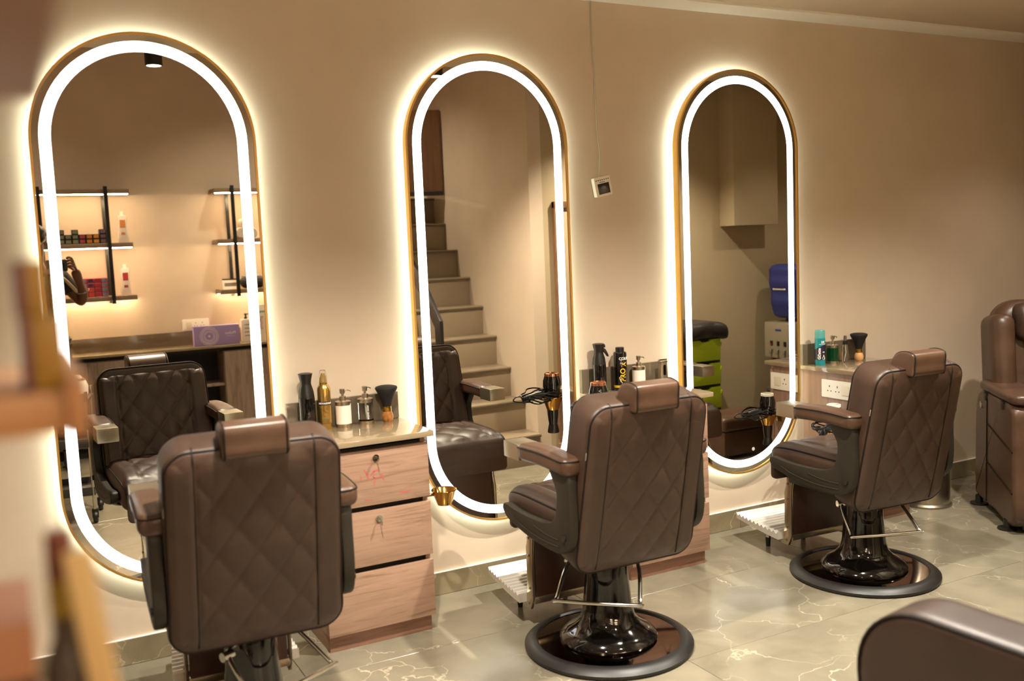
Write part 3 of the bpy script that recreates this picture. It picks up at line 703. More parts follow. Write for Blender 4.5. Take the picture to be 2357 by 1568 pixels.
# small clear spray bottle
t = at('pocket_spray_bottle', 'small clear spray bottle with black collar on the right cabinet', 'bottle', 3.408, -.022)
lathe('body', [(0, 0), (.016, 0), (.0175, .003), (.0175, .082), (.015, .090), (.010, .096), (0, .096)], CLEAR, t, 28)
lathe('collar', [(.0125, .094), (.0125, .111), (.010, .113), (0, .113)], MATS['black_matte_plastic'], t, 24)
lathe('spray_head', [(.0085, .113), (.0085, .128), (.007, .140), (0, .141)], mat('grey_spray_head', (90, 86, 80), .35), t, 20)
tube('dip_tube', [(0, 0, .10), (.003, 0, .05), (-.006, 0, .006)], .0022, WHITEP, t, 6)
# hair dryers resting in gold ring holders
def holder(x, y, z, side, label):
    """ring holder whose arm reaches the cabinet side (side=+1: cabinet to the right)"""
    t = thing('dryer_holder', label, 'holder', (x, y, z), 0, 'gold hair dryer holders')
    lathe('cone', [(.028, -.055), (.048, .0), (.051, .003), (.050, .006), (.046, .003), (.026, -.055), (.028, -.055)], mat('polished_gold', (206, 160, 84), .12, 1.0), t, 36, cap=False)
    box('arm', (min(.045*side, .085*side), -.010, -.012), (max(.045*side, .085*side), .010, -.004), MATS['polished_gold'], t, .002)
    box('wall_plate', (min(.080*side, .087*side), -.022, -.045), (max(.080*side, .087*side), .022, .02), MATS['polished_gold'], t, .002)
    return t
def dryer(x, y, z, label, ring, hang):
    t = thing('hair_dryer', label, 'hair dryer', (x, y, z), 0, 'hair dryers in gold holders')
    bd = lathe('barrel', [(0, -.13), (.020, -.13), (.024, -.10), (.030, -.03), (.040, .03), (.043, .055), (.041, .078), (.034, .100), (0, .100)], GLOSSB, t, 40)
    lathe('intake_ring', [(.0342, .098), (.034, .112), (.030, .114), (.0285, .108), (.030, .098), (.0342, .098)], ring, bd, 40, cap=False)
    lathe('intake_grille', [(0, .104), (.030, .104), (.030, .100), (0, .100)], mat('grille', (40, 44, 40), .6), bd, 32)
    lathe('nozzle', [(.021, -.13), (.028, -.165), (.026, -.17), (0, -.17)], MATS['black_matte_plastic'], bd, 32)
    hx, hy = hang
    tube('handle', smoothpath([(.02*hx, .02*hy, .02), (.07*hx, .07*hy, .012), (.12*hx, .12*hy, .0), (.155*hx, .155*hy, -.012)], 4), .016, MATS['black_matte_plastic'], t, 14, radii=None)
    for k in range(6):
        rr = random.Random(k+int(x*10)); pts = []
        for a in range(16):
            th = 2*PI*a/16; q = .045+.02*rr.random()+.004*k
            pts.append((.055*hx+q*math.cos(th)*1.25, .055*hy+q*math.sin(th)*.95, -.012+.006*k+.012*math.sin(th*2+k)+.008*rr.random()))
        tube('cord_loop', smoothpath(pts+[pts[0]], 3), .0036, CABLE, t, 6)
    tube('cord_tail', smoothpath([(.10*hx, .10*hy, -.02), (.17*hx, .16*hy, -.018), (.20*hx, .2*hy, -.01), (.18*hx, .19*hy, .008), (.13*hx, .12*hy, .006)], 5), .0036, CABLE, t, 6)
    box('plug', (.08*hx-.012+.03, .08*hy-.014, .012), (.08*hx+.012+.03, .08*hy+.014, .04), MATS['black_matte_plastic'], t, .005)
holder(.968, -.245, .535, -1, 'empty gold cone holder on the right side of the left cabinet')
holder(1.735, -.20, .765, 1, 'gold cone holder carrying the copper-ringed hair dryer')
dryer(1.735, -.20, .770, 'black hair dryer with copper ring and wound cord, left of the middle cabinet', COPPER, (-.85, -.35))
holder(3.097, -.235, .515, 1, 'gold cone holder carrying the white-ringed hair dryer')
dryer(3.097, -.235, .520, 'black hair dryer with white ring and wound cord, left of the right cabinet', WHITEP, (-.85, -.35))

# ------------------------------------------------------------------ thermostat hanging on its cable
t = thing('thermostat', 'small white thermostat with dark screen hanging askew on a cable', 'thermostat', (1.945, WY-.004, 1.735))
t.rotation_euler = (0, math.radians(-11), 0)
prism('case', rrect(.088, .088, .006, 4), -.026, -.001, WHITEP, t, 'xz', .003)
box('screen', (-.030, -.0275, -.034), (.032, -.0255, .014), SCREEN, t, .001)
for k in range(7): lathe('button', [(0, 0), (.0026, 0), (.0026, .0012), (0, .0012)], DARK, t, 10, 'y', (-.033+.011*k, -.0272, .030))
box('badge', (-.018, -.0268, .018), (.012, -.0258, .022), mat('badge_blue', (140, 140, 160), .4), t)
t2 = tag(tube('thermostat_cable', smoothpath([(1.925, WY-.006, CEIL-.01), (1.925, WY-.006, 2.40), (1.928, WY-.010, 2.30), (1.932, WY-.006, 2.2), (1.930, WY-.012, 2.08), (1.937, WY-.008, 1.96), (1.942, WY-.014, 1.88), (1.939, WY-.010, 1.82), (1.938, WY-.012, 1.777)], 5), .0022, mat('grey_cable', (176, 172, 156), .5), None, 8), 'thin pale cable running down the wall to the thermostat', 'cable')

# ------------------------------------------------------------------ steel bin and massage recliner on the right
t = thing('steel_bin', 'tall brushed steel bin beside the right cabinet', 'bin', (3.82, -.20, 0))
lathe('body', [(0, .012), (.118, .012), (.113, .60), (.108, .615), (0, .615)], STEEL, t, 48)
lathe('foot_ring', [(0, 0), (.126, 0), (.127, .010), (.119, .020), (0, .020)], mat('dull_steel', (150, 140, 122), .4, .9), t, 48)
lathe('lid', [(.112, .605), (.116, .612), (.114, .628), (.06, .642), (0, .645)], BLACKM, t, 48)

f_ = Vector((-.62, -.785)); ang = math.atan2(f_.y, f_.x)-PI/2
t = thing('massage_recliner', 'bulky brown leather massage recliner at the right edge by the wall', 'recliner', (4.165, -.80, 0), ang)
# local: +y forward, x across; nearest side panel is at local +x?  arms at x = +-.36
for s in (-1, 1):
    sd = prism('arm_block', smooth2([(.30, .045), (.305, .30), (.295, .50), (.27, .615), (.10, .628), (-.18, .628), (-.27, .60), (-.31, .50), (-.315, .30), (-.31, .10), (-.28, .045), (0, .042)], 4), s*.30-.085, s*.30+.085, LEATHER2, t, 'yz', .03, 3, 50)
    for y0, z0, y1, z1 in ((.29, .40, -.10, .47), (.295, .20, -.10, .27)): tube('seam', [(s*.386, y0, z0), (s*.386, (y0+y1)/2, (z0+z1)/2), (s*.386, y1, z1)], .004, PIPING, sd, 6)
    tube('seam', [(s*.386, -.10, .06), (s*.387, -.10, .3), (s*.386, -.10, .60)], .003, PIPING, sd, 6)
    cushion('arm_pad', (.175, .56, .05), .02, LEATHER2, t, .03, None, corner=.05, cplane=(0, 1), loc=(s*.30, .02, .652))
    for yy in (.14, -.13): box('pad_hinge', (s*.385-.006, yy-.022, .585), (s*.385+.006, yy+.022, .625), BLACKM, sd, .003)
    lathe('side_badge', [(0, 0), (.018, 0), (.018, .004), (0, .004)], MATS['bracket_metal'], sd, 16, 'x', (s*.385-(.004 if s < 0 else 0), -.20, .55))
    for yy in (.2, -.26): lathe('glide', [(0, 0), (.045, 0), (.045, .008), (.02, .012), (.018, .05), (0, .05)], RUBBER, t, 24, 'z', (s*.375, yy, 0))
box('base', (-.33, -.28, .012), (.33, .27, .06), BLACKM, t, .01)
cushion('seat_cushion', (.44, .56, .16), .05, LEATHER2, t, .03, None, loc=(0, .05, .40))
box('seat_box', (-.215, -.25, .06), (.215, .20, .34), LEATHER2, t, .02)
bk = cushion('backrest', (.62, .20, .62), .07, LEATHER2, t, .03, None, corner=.12, loc=(0, -.29, .78), rot=(math.radians(10), 0, 0))
for k in range(4): cushion('back_roll', (.36, .07, .12), .03, LEATHER, bk, .03, None, loc=(0, .11, -.2+.125*k))
for s in (-1, 1): cushion('side_wing', (.12, .26, .50), .055, LEATHER2, t, .03, None, loc=(s*.29, -.24, .77), rot=(math.radians(8), 0, 0))
cushion('headrest', (.46, .14, .20), .05, LEATHER, t, .03, lambda p, ax, sg: .012*abs(math.sin(p[0]*40))*(ax == 1)*max(0, 1-abs(p[2])/.07), loc=(0, -.22, .98), rot=(math.radians(8), 0, 0))
ft = cushion('leg_rest', (.40, .18, .34), .05, LEATHER2, t, .03, None, loc=(0, .29, .25))
for s in (-1, 1): box('calf_slot', (s*.10-.055, .07, -.09), (s*.10+.055, .095, .13), DARK, ft, .01)

# ------------------------------------------------------------------ foreground product rack beside the camera
RY0, RY1 = -2.95, -2.74
t = thing('display_rack', 'tan wooden product display rack in the blurred left foreground', 'rack', (-.62, -2.85, 0))
t_off = Vector((.62, 2.85, 0))
def rk(name, lo, hi, m=TAN, bev=.002): return box(name, [a+b for a, b in zip(lo, t_off)], [a+b for a, b in zip(hi, t_off)], m, t, bev)
rk('shelf', (-.80, RY0, 1.374), (-.452, RY1, 1.402))
rk('shelf', (-.80, RY0-.02, 1.10), (-.47, RY1, 1.125))
rk('shelf', (-.80, -3.30, 1.592), (-.466, RY0-.001, 1.66), mat('rack_canopy', (150, 112, 86), .55, var=.05))
rk('shelf', (-.80, RY0, .55), (-.47, RY1, .575)); rk('shelf', (-.80, RY0, .08), (-.47, RY1, .105))
for y in (RY0+.01, RY1-.03): rk('post', (-.80, y, 0), (-.775, y+.025, 1.66))
rk('back_panel', (-.80, RY1-.012, .08), (-.60, RY1, 1.60))
rk('edge_lip', (-.466, RY0-.006, 1.372), (-.452, RY1, 1.412))
tag(box('perfume_carton', (-.4875, -2.945, 1.4025), (-.463, -2.915, 1.452), [GOLDC], None, .001), 'ochre carton with plum side, lower of two stacked on the rack shelf', 'box', 'stacked cartons on the display rack')
tag(box('perfume_carton', (-.4885, -2.943, 1.4525), (-.470, -2.917, 1.490), [GOLDC], None, .001), 'ochre carton with plum side, upper of two stacked on the rack shelf', 'box', 'stacked cartons on the display rack')
for o, x0, x1, y0, z0, z1 in ((bpy.data.objects['perfume_carton'], -.4895, -.4830, -2.9475, 1.403, 1.4515), (bpy.data.objects['perfume_carton.001'], -.4905, -.4835, -2.9455, 1.453, 1.4895)):
    box('plum_panel', (x0, y0, z0), (x1, y0+.033, z1), PURPD, o, .0005)
t = thing('lotion_bottle', 'tall dark bottle with coloured bands standing low in the left foreground', 'bottle', (-.4775, -2.945, 1.125))
lathe('body', [(0, 0), (.0155, 0), (.0165, .002), (.0165, .085), (.013, .098), (.0085, .11), (.0085, .125), (0, .125)], mat('smoky_bottle', (72, 62, 54), .3), t, 28)
lathe('neck_band', [(.009, .125), (.0092, .150), (0, .150)], mat('ochre_band', (150, 124, 40), .5), t, 24)
lathe('cap', [(.0088, .150), (.0085, .182), (0, .183)], mat('brown_cap', (120, 66, 50), .5), t, 24)
tag(box('gift_box', (-.60, -2.955, 1.125), (-.497, -2.85, 1.252), mat('terracotta_card', (176, 124, 92), .6), None, .002), 'terracotta box beside the dark bottle in the left foreground', 'box')
for k in range(4): box('dark_stripe', (-.60, -2.9555, 1.13+.024*k), (-.4965, -2.95, 1.142+.024*k), mat('dark_stripe', (70, 48, 36), .6), bpy.data.objects['gift_box'])
pw = box('wood_slat', (-.009, -.004, 0), (.009, .004, .172), PALEW, None, .001); pw.location = (-.4495, -2.962, 1.125); pw.rotation_euler = (0, math.radians(-6), 0)
tag(pw, 'pale wooden slat leaning beside the bottle in the left foreground', 'slat')

# ------------------------------------------------------------------ near recliner at the bottom right, seen from behind
t = thing('waiting_recliner', 'brown leather recliner with shade darkened in, seen from behind at the bottom right', 'recliner', (1.40, -2.455, 0), math.radians(-87))
RT = math.radians(5)
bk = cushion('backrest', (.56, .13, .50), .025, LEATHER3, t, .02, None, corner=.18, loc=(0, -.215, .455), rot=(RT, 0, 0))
tube('rear_piping', [(x, -.060, z) for x, z in rrect(.552, .492, .176, 10)], .004, PIPING, bk, 6, True)
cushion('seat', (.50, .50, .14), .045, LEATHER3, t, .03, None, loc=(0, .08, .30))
for s in (-1, 1):
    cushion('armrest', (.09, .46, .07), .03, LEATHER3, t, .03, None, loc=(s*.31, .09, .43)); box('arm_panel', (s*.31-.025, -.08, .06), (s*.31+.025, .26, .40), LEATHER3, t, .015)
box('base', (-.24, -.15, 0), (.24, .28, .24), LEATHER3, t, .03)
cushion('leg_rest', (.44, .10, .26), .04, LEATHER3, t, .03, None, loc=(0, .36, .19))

# ------------------------------------------------------------------ opposite side: lit shelves, counter, products
def lit_shelves(x, w_, label, posts):
    t = thing('lit_shelf_unit', label, 'shelf', (x, YB, 0), 0, 'lit wall shelf units')
    for z in (2.02, 1.612, 1.205):
        sh = box('shelf_board', (0, .004, z-.018), (w_, .215, z+.018), SHELFW, t, .002)
        if True:
            for a, b in ((.01, posts[1]-.02), (posts[1]+.02, w_-.01)): box('led_strip', (a, .198 if z > 1.3 else .03, z-.0225), (b, .208 if z > 1.3 else .04, z-.018), LEDS, sh)
    for px in posts:
        box('front_upright', (px-.014, .214, 1.165), (px+.014, .232, 2.06), BLACKM, t, .002); box('rear_upright', (px-.016, .0, 1.165), (px+.010, .014, 2.04), BLACKM, t, .002)
    return t
S1X, S2X = -.34, 1.05
lit_shelves(S1X, .755, 'lit grey shelf unit stacked with small colour boxes, left in the reflection', (.12, .585))
lit_shelves(S2X, .74, 'lit grey shelf unit with rolled white towels, right in the reflection', (.14, .60))
# counter
t = thing('back_counter', 'long counter with greige stone top below the lit shelves', 'counter', (0, YB, 0))
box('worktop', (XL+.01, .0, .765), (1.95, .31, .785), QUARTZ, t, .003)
box('backsplash', (XL+.01, .0, .785), (1.95, .02, .895), QUARTZ_DIM, t, .001)
bm = bmesh.new(); abox(bm, (XL+.02, .0, .08), (.555, .28, .735)); abox(bm, (1.02, 0, .08), (1.94, .28, .735)); finish('carcass', bm, WOODG, t)
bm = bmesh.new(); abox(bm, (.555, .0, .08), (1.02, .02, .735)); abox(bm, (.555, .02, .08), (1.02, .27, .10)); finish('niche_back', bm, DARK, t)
box('niche_shelf', (.555, .02, .455), (1.02, .27, .475), WOODG, t, .001)
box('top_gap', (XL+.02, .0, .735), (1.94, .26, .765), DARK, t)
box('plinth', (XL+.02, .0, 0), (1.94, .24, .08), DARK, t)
for a in (-1.56, -1.035, -.51, .015): box('door', (a, .28, .09), (a+.52, .298, .73), WOODG, t, .001)
for a in (1.025, 1.48): box('door', (a, .28, .09), (a+.45, .298, .73), WOODG, t, .001)
# products on shelf unit 1
def lotion(x, z, label, col):
    t = thing('lotion_bottle', label, 'bottle', (x, YB+.15, z), 0, 'white lotion bottles on the shelves')
    prism('body', smooth2([(-.034, .002), (-.034, .07), (-.030, .13), (-.034, .19), (-.028, .205), (-.012, .212), (.012, .212), (.028, .205), (.034, .19), (.030, .13), (.034, .07), (.034, .002)], 3), -.02, .02, WHITEC, t, 'xz', .008)
    lathe('cap', [(0, .208), (.013, .208), (.012, .24), (0, .242)], WHITEC, t, 20)
    box('label', (-.020, .0195, .115), (.020, .0208, .175), col, t); box('label_line', (-.014, .0195, .06), (.014, .0208, .08), col, t)
lotion(.355, 1.63, 'white lotion bottle with orange label on the middle shelf', ORANGE)
lotion(.345, 1.223, 'white lotion bottle with red label on the bottom shelf', mat('red_label', (176, 50, 50), .5))
bw, bh = .047, .036
def colour_box(x, z, body, face, label, group):
    o = box('hair_colour_box', (-bw/2+.001, -.05, 0), (bw/2-.001, .05, bh-.0008), body, None, .001); o.location = (x, YB+.15, z)
    tag(o, label, 'box', group); box('face_print', (-bw/2+.006, .0495, .006), (bw/2-.006, .0508, bh-.006), face, o)
BK = mat('black_card', (26, 22, 20), .5)
cols = [((126, 124, 100), 'grey green', 3), ((120, 120, 96), 'grey green', 2), ((122, 124, 98), 'grey green', 3), ((166, 60, 70), 'crimson', 2), ((196, 120, 40), 'amber', 2), ((206, 138, 50), 'amber', 2), ((130, 100, 120), 'mauve', 3)]
ords = ['first', 'second', 'third', 'fourth', 'fifth', 'sixth', 'seventh']
lev = ['bottom', 'second', 'top']
for k, (c, nm, n) in enumerate(cols):
    m_ = mat('box_face_%d' % k, c, .5)
    for j in range(n): colour_box(-.085+k*.0485, 1.6305+j*bh, BK, m_, 'black colour box with %s face, %s column, %s of its stack' % (nm, ords[k], lev[j]), 'black colour boxes on the middle shelf')
for k in range(3):
    for j in range(2+(k % 2)): colour_box(-.305+k*.0485, 1.6305+j*bh, mat('violet_card', (70, 40, 60), .5), mat('box_face_v', (140, 80, 110), .5), 'violet colour box, far left of the middle shelf, %s column, %s of stack' % (ords[k], lev[j]), 'violet colour boxes on the middle shelf')
PK = mat('pink_card', (170, 60, 70), .5)
grid = [['y', 'y', 'g', 'g'], ['g', 'g', 'g', 'g'], ['r', 'r', 'p', 'p'], ['d', 'd', 'd', 'd'], ['b', 'b', 'b', 'b']]
fc = {'y': ((206, 150, 40), 'yellow'), 'g': ((130, 140, 150), 'grey'), 'r': ((206, 70, 60), 'red'), 'p': ((80, 40, 90), 'purple'), 'd': ((160, 44, 60), 'crimson'), 'b': ((110, 140, 160), 'pale blue')}
lev4 = ['bottom', 'second', 'third', 'top']
for k, colm in enumerate(grid):
    for j, c in enumerate(colm):
        colour_box(-.005+k*.0485, 1.2235+j*bh, PK, mat('box_face_'+c, fc[c][0], .5), 'pink-edged colour box with %s face, %s column, %s row, bottom shelf' % (fc[c][1], ords[k], lev4[j]), 'pink-edged colour boxes on the bottom shelf')
# products on shelf unit 2 and the counter
def towel(x, z, r_, label):
    t = thing('rolled_towel', label, 'towel', (x, YB+.12, z+r_), 0, 'rolled white towels on the shelf')
    lathe('roll', [(0, -.08), (r_*.8, -.08), (r_, -.065), (r_, .065), (r_*.8, .08), (0, .08)], TOWEL, t, 28, 'y')
    tube('fold_spiral', [((r_*.2+r_*.7*k/36)*math.cos(k*.42), .081, (r_*.2+r_*.7*k/36)*math.sin(k*.42)) for k in range(36)], .003, TOWEL, t, 6)
towel(1.245, 1.631, .045, 'rolled white towel left of two on the shelf'); towel(1.338, 1.631, .045, 'rolled white towel right of two on the shelf'); towel(1.292, 1.7085, .045, 'rolled white towel lying on top of two others')
t = thing('card_holder', 'small white desk card on the bottom shelf', 'card', (1.14, YB+.15, 1.2235), 0)
prism('stand', [(-.03, 0), (.03, 0), (.008, .078), (0, .08)], -.065, .065, WHITEC, t, 'yz', .001); box('print', (-.05, .0205, .02), (.05, .0215, .055), mat('grey_print', (176, 166, 150), .6), t, rot=(math.radians(-4), 0, 0)); box('clip', (-.06, -.006, .077), (.06, .010, .086), DARK, t)
t = thing('wash_bag', 'black fabric pouch on the bottom shelf', 'bag', (1.33, YB+.12, 1.2235))
cushion('body', (.20, .12, .10), .045, TROU, t, .03, None, loc=(0, 0, .05)); tube('zip', [(-.09, 0, .098), (0, 0, .103), (.09, 0, .098)], .004, CHROME, t, 6)
t = thing('treatment_kit_box', 'lilac card box with ring pattern on the back counter', 'box', (.985, YB+.235, .7855), math.radians(2))
box('carton', (-.178, -.035, 0), (.178, .035, .158), PURPLE, t, .002)
for k, r_ in enumerate((.034, .043, .055, .062, .072)):
    tube('ring_print', [(-.06+(r_+.0016*math.cos(12*a*PI/36))*math.cos(a*PI/36), .0352, .075+(r_+.0016*math.cos(12*a*PI/36))*math.sin(a*PI/36)) for a in range(72)], .0018, mat('lilac_print', (226, 208, 220), .5), t, 5, True)
lathe('centre_print', [(0, 0), (.008, 0), (.008, .0005), (0, .0005)], MATS['lilac_print'], t, 16, 'y', (-.06, .0353, .075))
text('lettering', 'Philion', .032, MATS['lilac_print'], t, loc=(.105, .0354, .092), rot=(PI/2, 0, PI), bold=.0004)
text('lettering', 'hair treatment', .010, MATS['lilac_print'], t, loc=(.105, .0354, .068), rot=(PI/2, 0, PI))
t = thing('pump_lotion_bottle', 'white pump bottle with black pump beside the lilac box', 'bottle', (1.235, YB+.20, .7855))
prism('body', rrect(.085, .19, .015, 5, 0, .095), -.03, .03, WHITEC, t, 'xz', .008); lathe('pump', [(0, .19), (.014, .19), (.012, .205), (.007, .21), (.007, .222), (.012, .224), (.012, .234), (0, .236)], BLACKM, t, 20); box('spout', (.0, -.006, .226), (.04, .006, .233), BLACKM, t, .002)
for k in range(4): box('print_line', (-.02, .0298, .05+.03*k), (.02+.004*k, .0306, .058+.03*k), mat('grey_print2', (150, 144, 130), .6), t)
t = thing('product_carton', 'tall white carton with red vertical lettering at the counter end', 'box', (1.345, YB+.20, .7855))
box('carton', (-.045, -.03, 0), (.045, .03, .30), WHITEC, t, .002); text('lettering', 'ploid', .055, ORANGE, t, loc=(0, .0305, .15), rot=(PI/2, PI/2, PI)); box('green_band', (-.0452, -.0302, .235), (.0452, .0302, .25), mat('mint', (150, 190, 150), .5), t)
wp = thing('wall_socket', 'white double socket plate above the counter', 'socket', (.87, YB+.001, .945), PI); socket_plate(wp, 'plate')

# ------------------------------------------------------------------ staircase, seen in the middle mirror
t = thing('staircase', 'steep grey stone staircase reflected in the middle mirror', 'staircase', (XS, -1.919, 0))
G, RI, SW = .202, .21, .60
for k in range(9):
    box('riser', (-SW, -G*k-.012, RI*k), (-.001, -G*k, RI*(k+1)-.022), STAIRM, t, .001)
    tr = box('tread', (-SW-.006, -G*(k+1)-.012, RI*(k+1)-.022), (-.001, -G*k+.014, RI*(k+1)), STAIRM, t, .003)
    box('nosing', (-SW-.006, -G*k+.004, RI*(k+1)-.020), (-.001, -G*k+.0146, RI*(k+1)-.010), STAIRD, tr)
box('landing', (-SW, YB+1.919+.001, RI*9-.022), (-.001, -G*9-.012, RI*9), STAIRM, t, .002)
prism('stringer', [(0, 0), (0, RI)]+[p_ for k in range(1, 9) for p_ in ((-G*k, RI*k), (-G*k, RI*(k+1)))]+[(YB+1.919+.002, RI*9), (YB+1.919+.002, RI*8), (-.3, 0)], -SW-.03, -SW, WALLG, t, 'yz')
prism('handrail_panel', [(-.17, .80), (-.17, 1.01), (-.46, 1.30), (-1.9, 2.35), (-1.9, 2.22), (-.46, 1.16), (-.26, .96), (-.26, .80)], -SW-.028, -SW-.004, BLACKM, t, 'yz', .003)
box('newel_post', (-SW-.028, -.26, RI), (-SW-.004, -.17, .82), BLACKM, t, .003)
wd = box('door_leaf', (-.30, -.02, 0), (.30, .02, .66), WOODD, None, .003); wd.location = (2.335, -3.42, 1.90); wd.rotation_euler = (0, 0, math.radians(18))
wd.name = 'loft_hatch'; tag(wd, 'brown wooden loft hatch above the top of the stairs', 'hatch')
box('kick_strip', (-.30, .02, 0), (.30, .024, .03), BLACKM, wd)

# ------------------------------------------------------------------ recess corner seen in the right mirror
t = thing('water_dispenser', 'grey standing water dispenser in the far corner', 'water dispenser', (4.57, -1.70, 0), PI/2)
# local front is +y -> world -x
box('body', (-.15, -.30, .03), (.15, -.06, .83), DGREY, t, .012); box('tap_panel', (-.15, -.08, .56), (.15, .0, .83), DGREY, t, .012)
box('recess', (-.12, -.062, .34), (.12, -.055, .55), DSH, t, .004); box('drip_tray', (-.14, -.07, .30), (.14, .0, .335), DSH, t, .006); box('lower_panel', (-.15, -.07, .03), (.15, -.012, .30), DSH, t, .01)
for k, x in enumerate((-.07, .0, .07)):
    b_ = box('tap_button', (x-.013, -.002, .655), (x+.013, .006, .69), BLACKM, t, .003)
    if k == 0: box('hot_light', (x-.008, .006, .660), (x+.006, .0085, .668), REDP, b_)
    tube('tap', [(x, -.01, .63), (x, .012, .62), (x, .014, .59)], .009, DSH, t, 10)
box('badge', (-.03, .0, .765), (.03, .002, .78), mat('badge_navy', (60, 64, 120), .4), t)
t = thing('water_bottle_cover', 'blue fabric covered water bottle on top of the dispenser', 'bottle', (4.73, -1.70, .832))
lathe('neck', [(0, 0), (.06, 0), (.06, .03), (0, .03)], mat('blue_neck', (36, 42, 96), .4), t, 28)
cushion('cover', (.28, .28, .40), .07, BLUE, t, .025, lambda p, ax, sg: .006*math.sin(p[2]*45+p[0]*9), loc=(0, 0, .225), warp=lambda v: Vector((v.x*(1+.10*v.z/.2), v.y*(1+.10*v.z/.2), v.z)))
o = box('name_strip', (-.1415, -.07, .24), (-.139, .06, .265), WHITEC, t); text('lettering', 'AQUA WATER', .016, mat('ink', (40, 40, 60), .5), t, loc=(-.144, -.005, .2525), rot=(PI/2, 0, -PI/2))
t = thing('drawer_trolley', 'black salon trolley with lime green drawers and draped black cover', 'trolley', (3.80, -1.755, 0), math.radians(0))
box('frame', (-.15, -.15, .08), (.15, .13, .80), BLACKM, t, .006)
for k in range(4):
    z0 = .11+.17*k
    d = prism('drawer', [(-.135, z0), (.135, z0), (.135, z0+.15), (.05, z0+.15), (.03, z0+.135), (-.03, z0+.135), (-.05, z0+.15), (-.135, z0+.15)], .13, .155, GREEN, t, 'xz', .004)
    for s in (-1, 1): box('catch', (s*.135-.006, .145, z0+.10), (s*.135+.006, .16, z0+.125), GREEN, d, .002)
cushion('cover', (.38, .36, .12), .05, mat('black_vinyl', (44, 40, 38), .4, bump=.3, bscale=18), t, .03, lambda p, ax, sg: .008*math.sin(p[0]*30+p[1]*20)*(ax != 2), loc=(.02, 0, .835), warp=lambda v: Vector((v.x, v.y, v.z-.03*(abs(v.x)/.19)**3)))
for a in (-1, 1):
    for b in (-1, 1): lathe('caster', [(0, -.012), (.032, -.012), (.036, 0), (.032, .012), (0, .012)], RUBBER, t, 20, 'x', (a*.12, b*.11, .036)); box('caster_fork', (a*.12-.018, b*.11-.01, .03), (a*.12+.018, b*.11+.01, .085), BLACKM, t, .002)
t = thing('leather_ottoman', 'low brown leather ottoman before the trolley', 'ottoman', (3.84, -1.375, 0), math.radians(0))
cushion('cushion', (.42, .31, .10), .03, LEATHER2, t, .03, None, loc=(0, 0, .235)); box('body', (-.20, -.145, .02), (.20, .145, .185), LEATHER2, t, .015)
for a in (-1, 1):
    for b in (-1, 1): lathe('foot', [(0, 0), (.018, 0), (.02, .02), (0, .02)], RUBBER, t, 14, 'z', (a*.16, b*.13, 0))

# ------------------------------------------------------------------ rolling trolley and steamer behind the nearest chair (seen in the left mirror)
t = thing('steel_trolley', 'rolling salon trolley with dark trays behind the nearest chair', 'trolley', (-.30, -2.42, 0), math.radians(10))
for z in (.16, .44, .70):
    tr = box('tray', (-.20, -.15, z), (.20, .15, z+.014), mat('dark_tray', (52, 48, 46), .4), t, .003)
    for s in (-1, 1): box('tray_lip', (-.20, s*.15-.004, z), (.20, s*.15+.004, z+.05), MATS['dark_tray'], tr, .002)
for a in (-1, 1):
    for b in (-1, 1):
        tube('leg', [(a*.19, b*.145, .07), (a*.19, b*.145, .76)], .010, CHROME, t, 10)
        c_ = lathe('caster', [(0, -.012), (.030, -.012), (.034, 0), (.030, .012), (0, .012)], RUBBER, t, 20, 'x', (a*.19, b*.145, .034)); box('fork', (a*.19-.017, b*.145-.01, .03), (a*.19+.017, b*.145+.01, .08), BLACKM, c_)
t = thing('facial_steamer', 'white facial steamer with copper trim standing on the trolley', 'appliance', (-.185, -2.42, .7145))
lathe('body', [(0, 0), (.06, 0), (.075, .015), (.078, .06), (.066, .092), (.055, .10), (0, .10)], WHITEP, t, 36)
lathe('trim_ring', [(.062, .092), (.066, .098), (.060, .106), (.050, .108), (0, .108)], COPPER, t, 36)
lathe('lid', [(.050, .106), (.040, .122), (.02, .126), (0, .126)], WHITEP, t, 32)

# ------------------------------------------------------------------ the person holding a camera, reflected in the left mirror
def skin_mesh(name, verts, edges, radii, m, parent, sub=2, root=0):
    me = bpy.data.meshes.new(name); me.from_pydata(verts, edges, []); me.materials.append(m)
    o = bpy.data.objects.new(name, me); link(o, parent)
    md = o.modifiers.new('skin', 'SKIN'); md.use_smooth_shade = True
    for i, r_ in enumerate(radii): me.skin_vertices[0].data[i].radius = (r_, r_) if not isinstance(r_, tuple) else r_
    me.skin_vertices[0].data[root].use_root = True
    sb = o.modifiers.new('sub', 'SUBSURF'); sb.levels = sub; sb.render_levels = sub
    return o
PX, PY = -.28, -4.01
P = thing('person', 'person in dark striped top holding a camera up, reflected in the left mirror', 'person', (PX, PY, 0))
def L(x, y, z): return (x-PX, y-.09-PY, z)
V = [(0, 0, .94), (0, 0, 1.08), (0, .0, 1.22), (0, .01, 1.36), (0, .012, 1.45), (0, .02, 1.52),          # 0..5 spine, neck
     (0, .03, 1.60), (0, .03, 1.69),                                                             # 6,7 head
     L(-.125, -3.965, 1.395), L(.005, -3.935, 1.185), L(.015, -3.90, 1.25), L(-.005, -3.865, 1.335), L(-.022, -3.85, 1.40), L(-.035, -3.84, 1.445),   # 8 sh, 9 elbow, 10,11 wrist, 12,13 palm
     L(-.435, -3.965, 1.395), L(-.50, -3.90, 1.17), L(-.40, -3.82, 1.33), L(-.34, -3.80, 1.41), L(-.30, -3.79, 1.44),                                   # 14..18 other arm
     (.10, 0, .88), (.11, .01, .50), (.11, -.01, .09), (.115, .11, .035),                          # 19..22 leg
     (-.10, 0, .88), (-.11, .01, .50), (-.11, -.01, .09), (-.115, .11, .035)]                      # 23..26
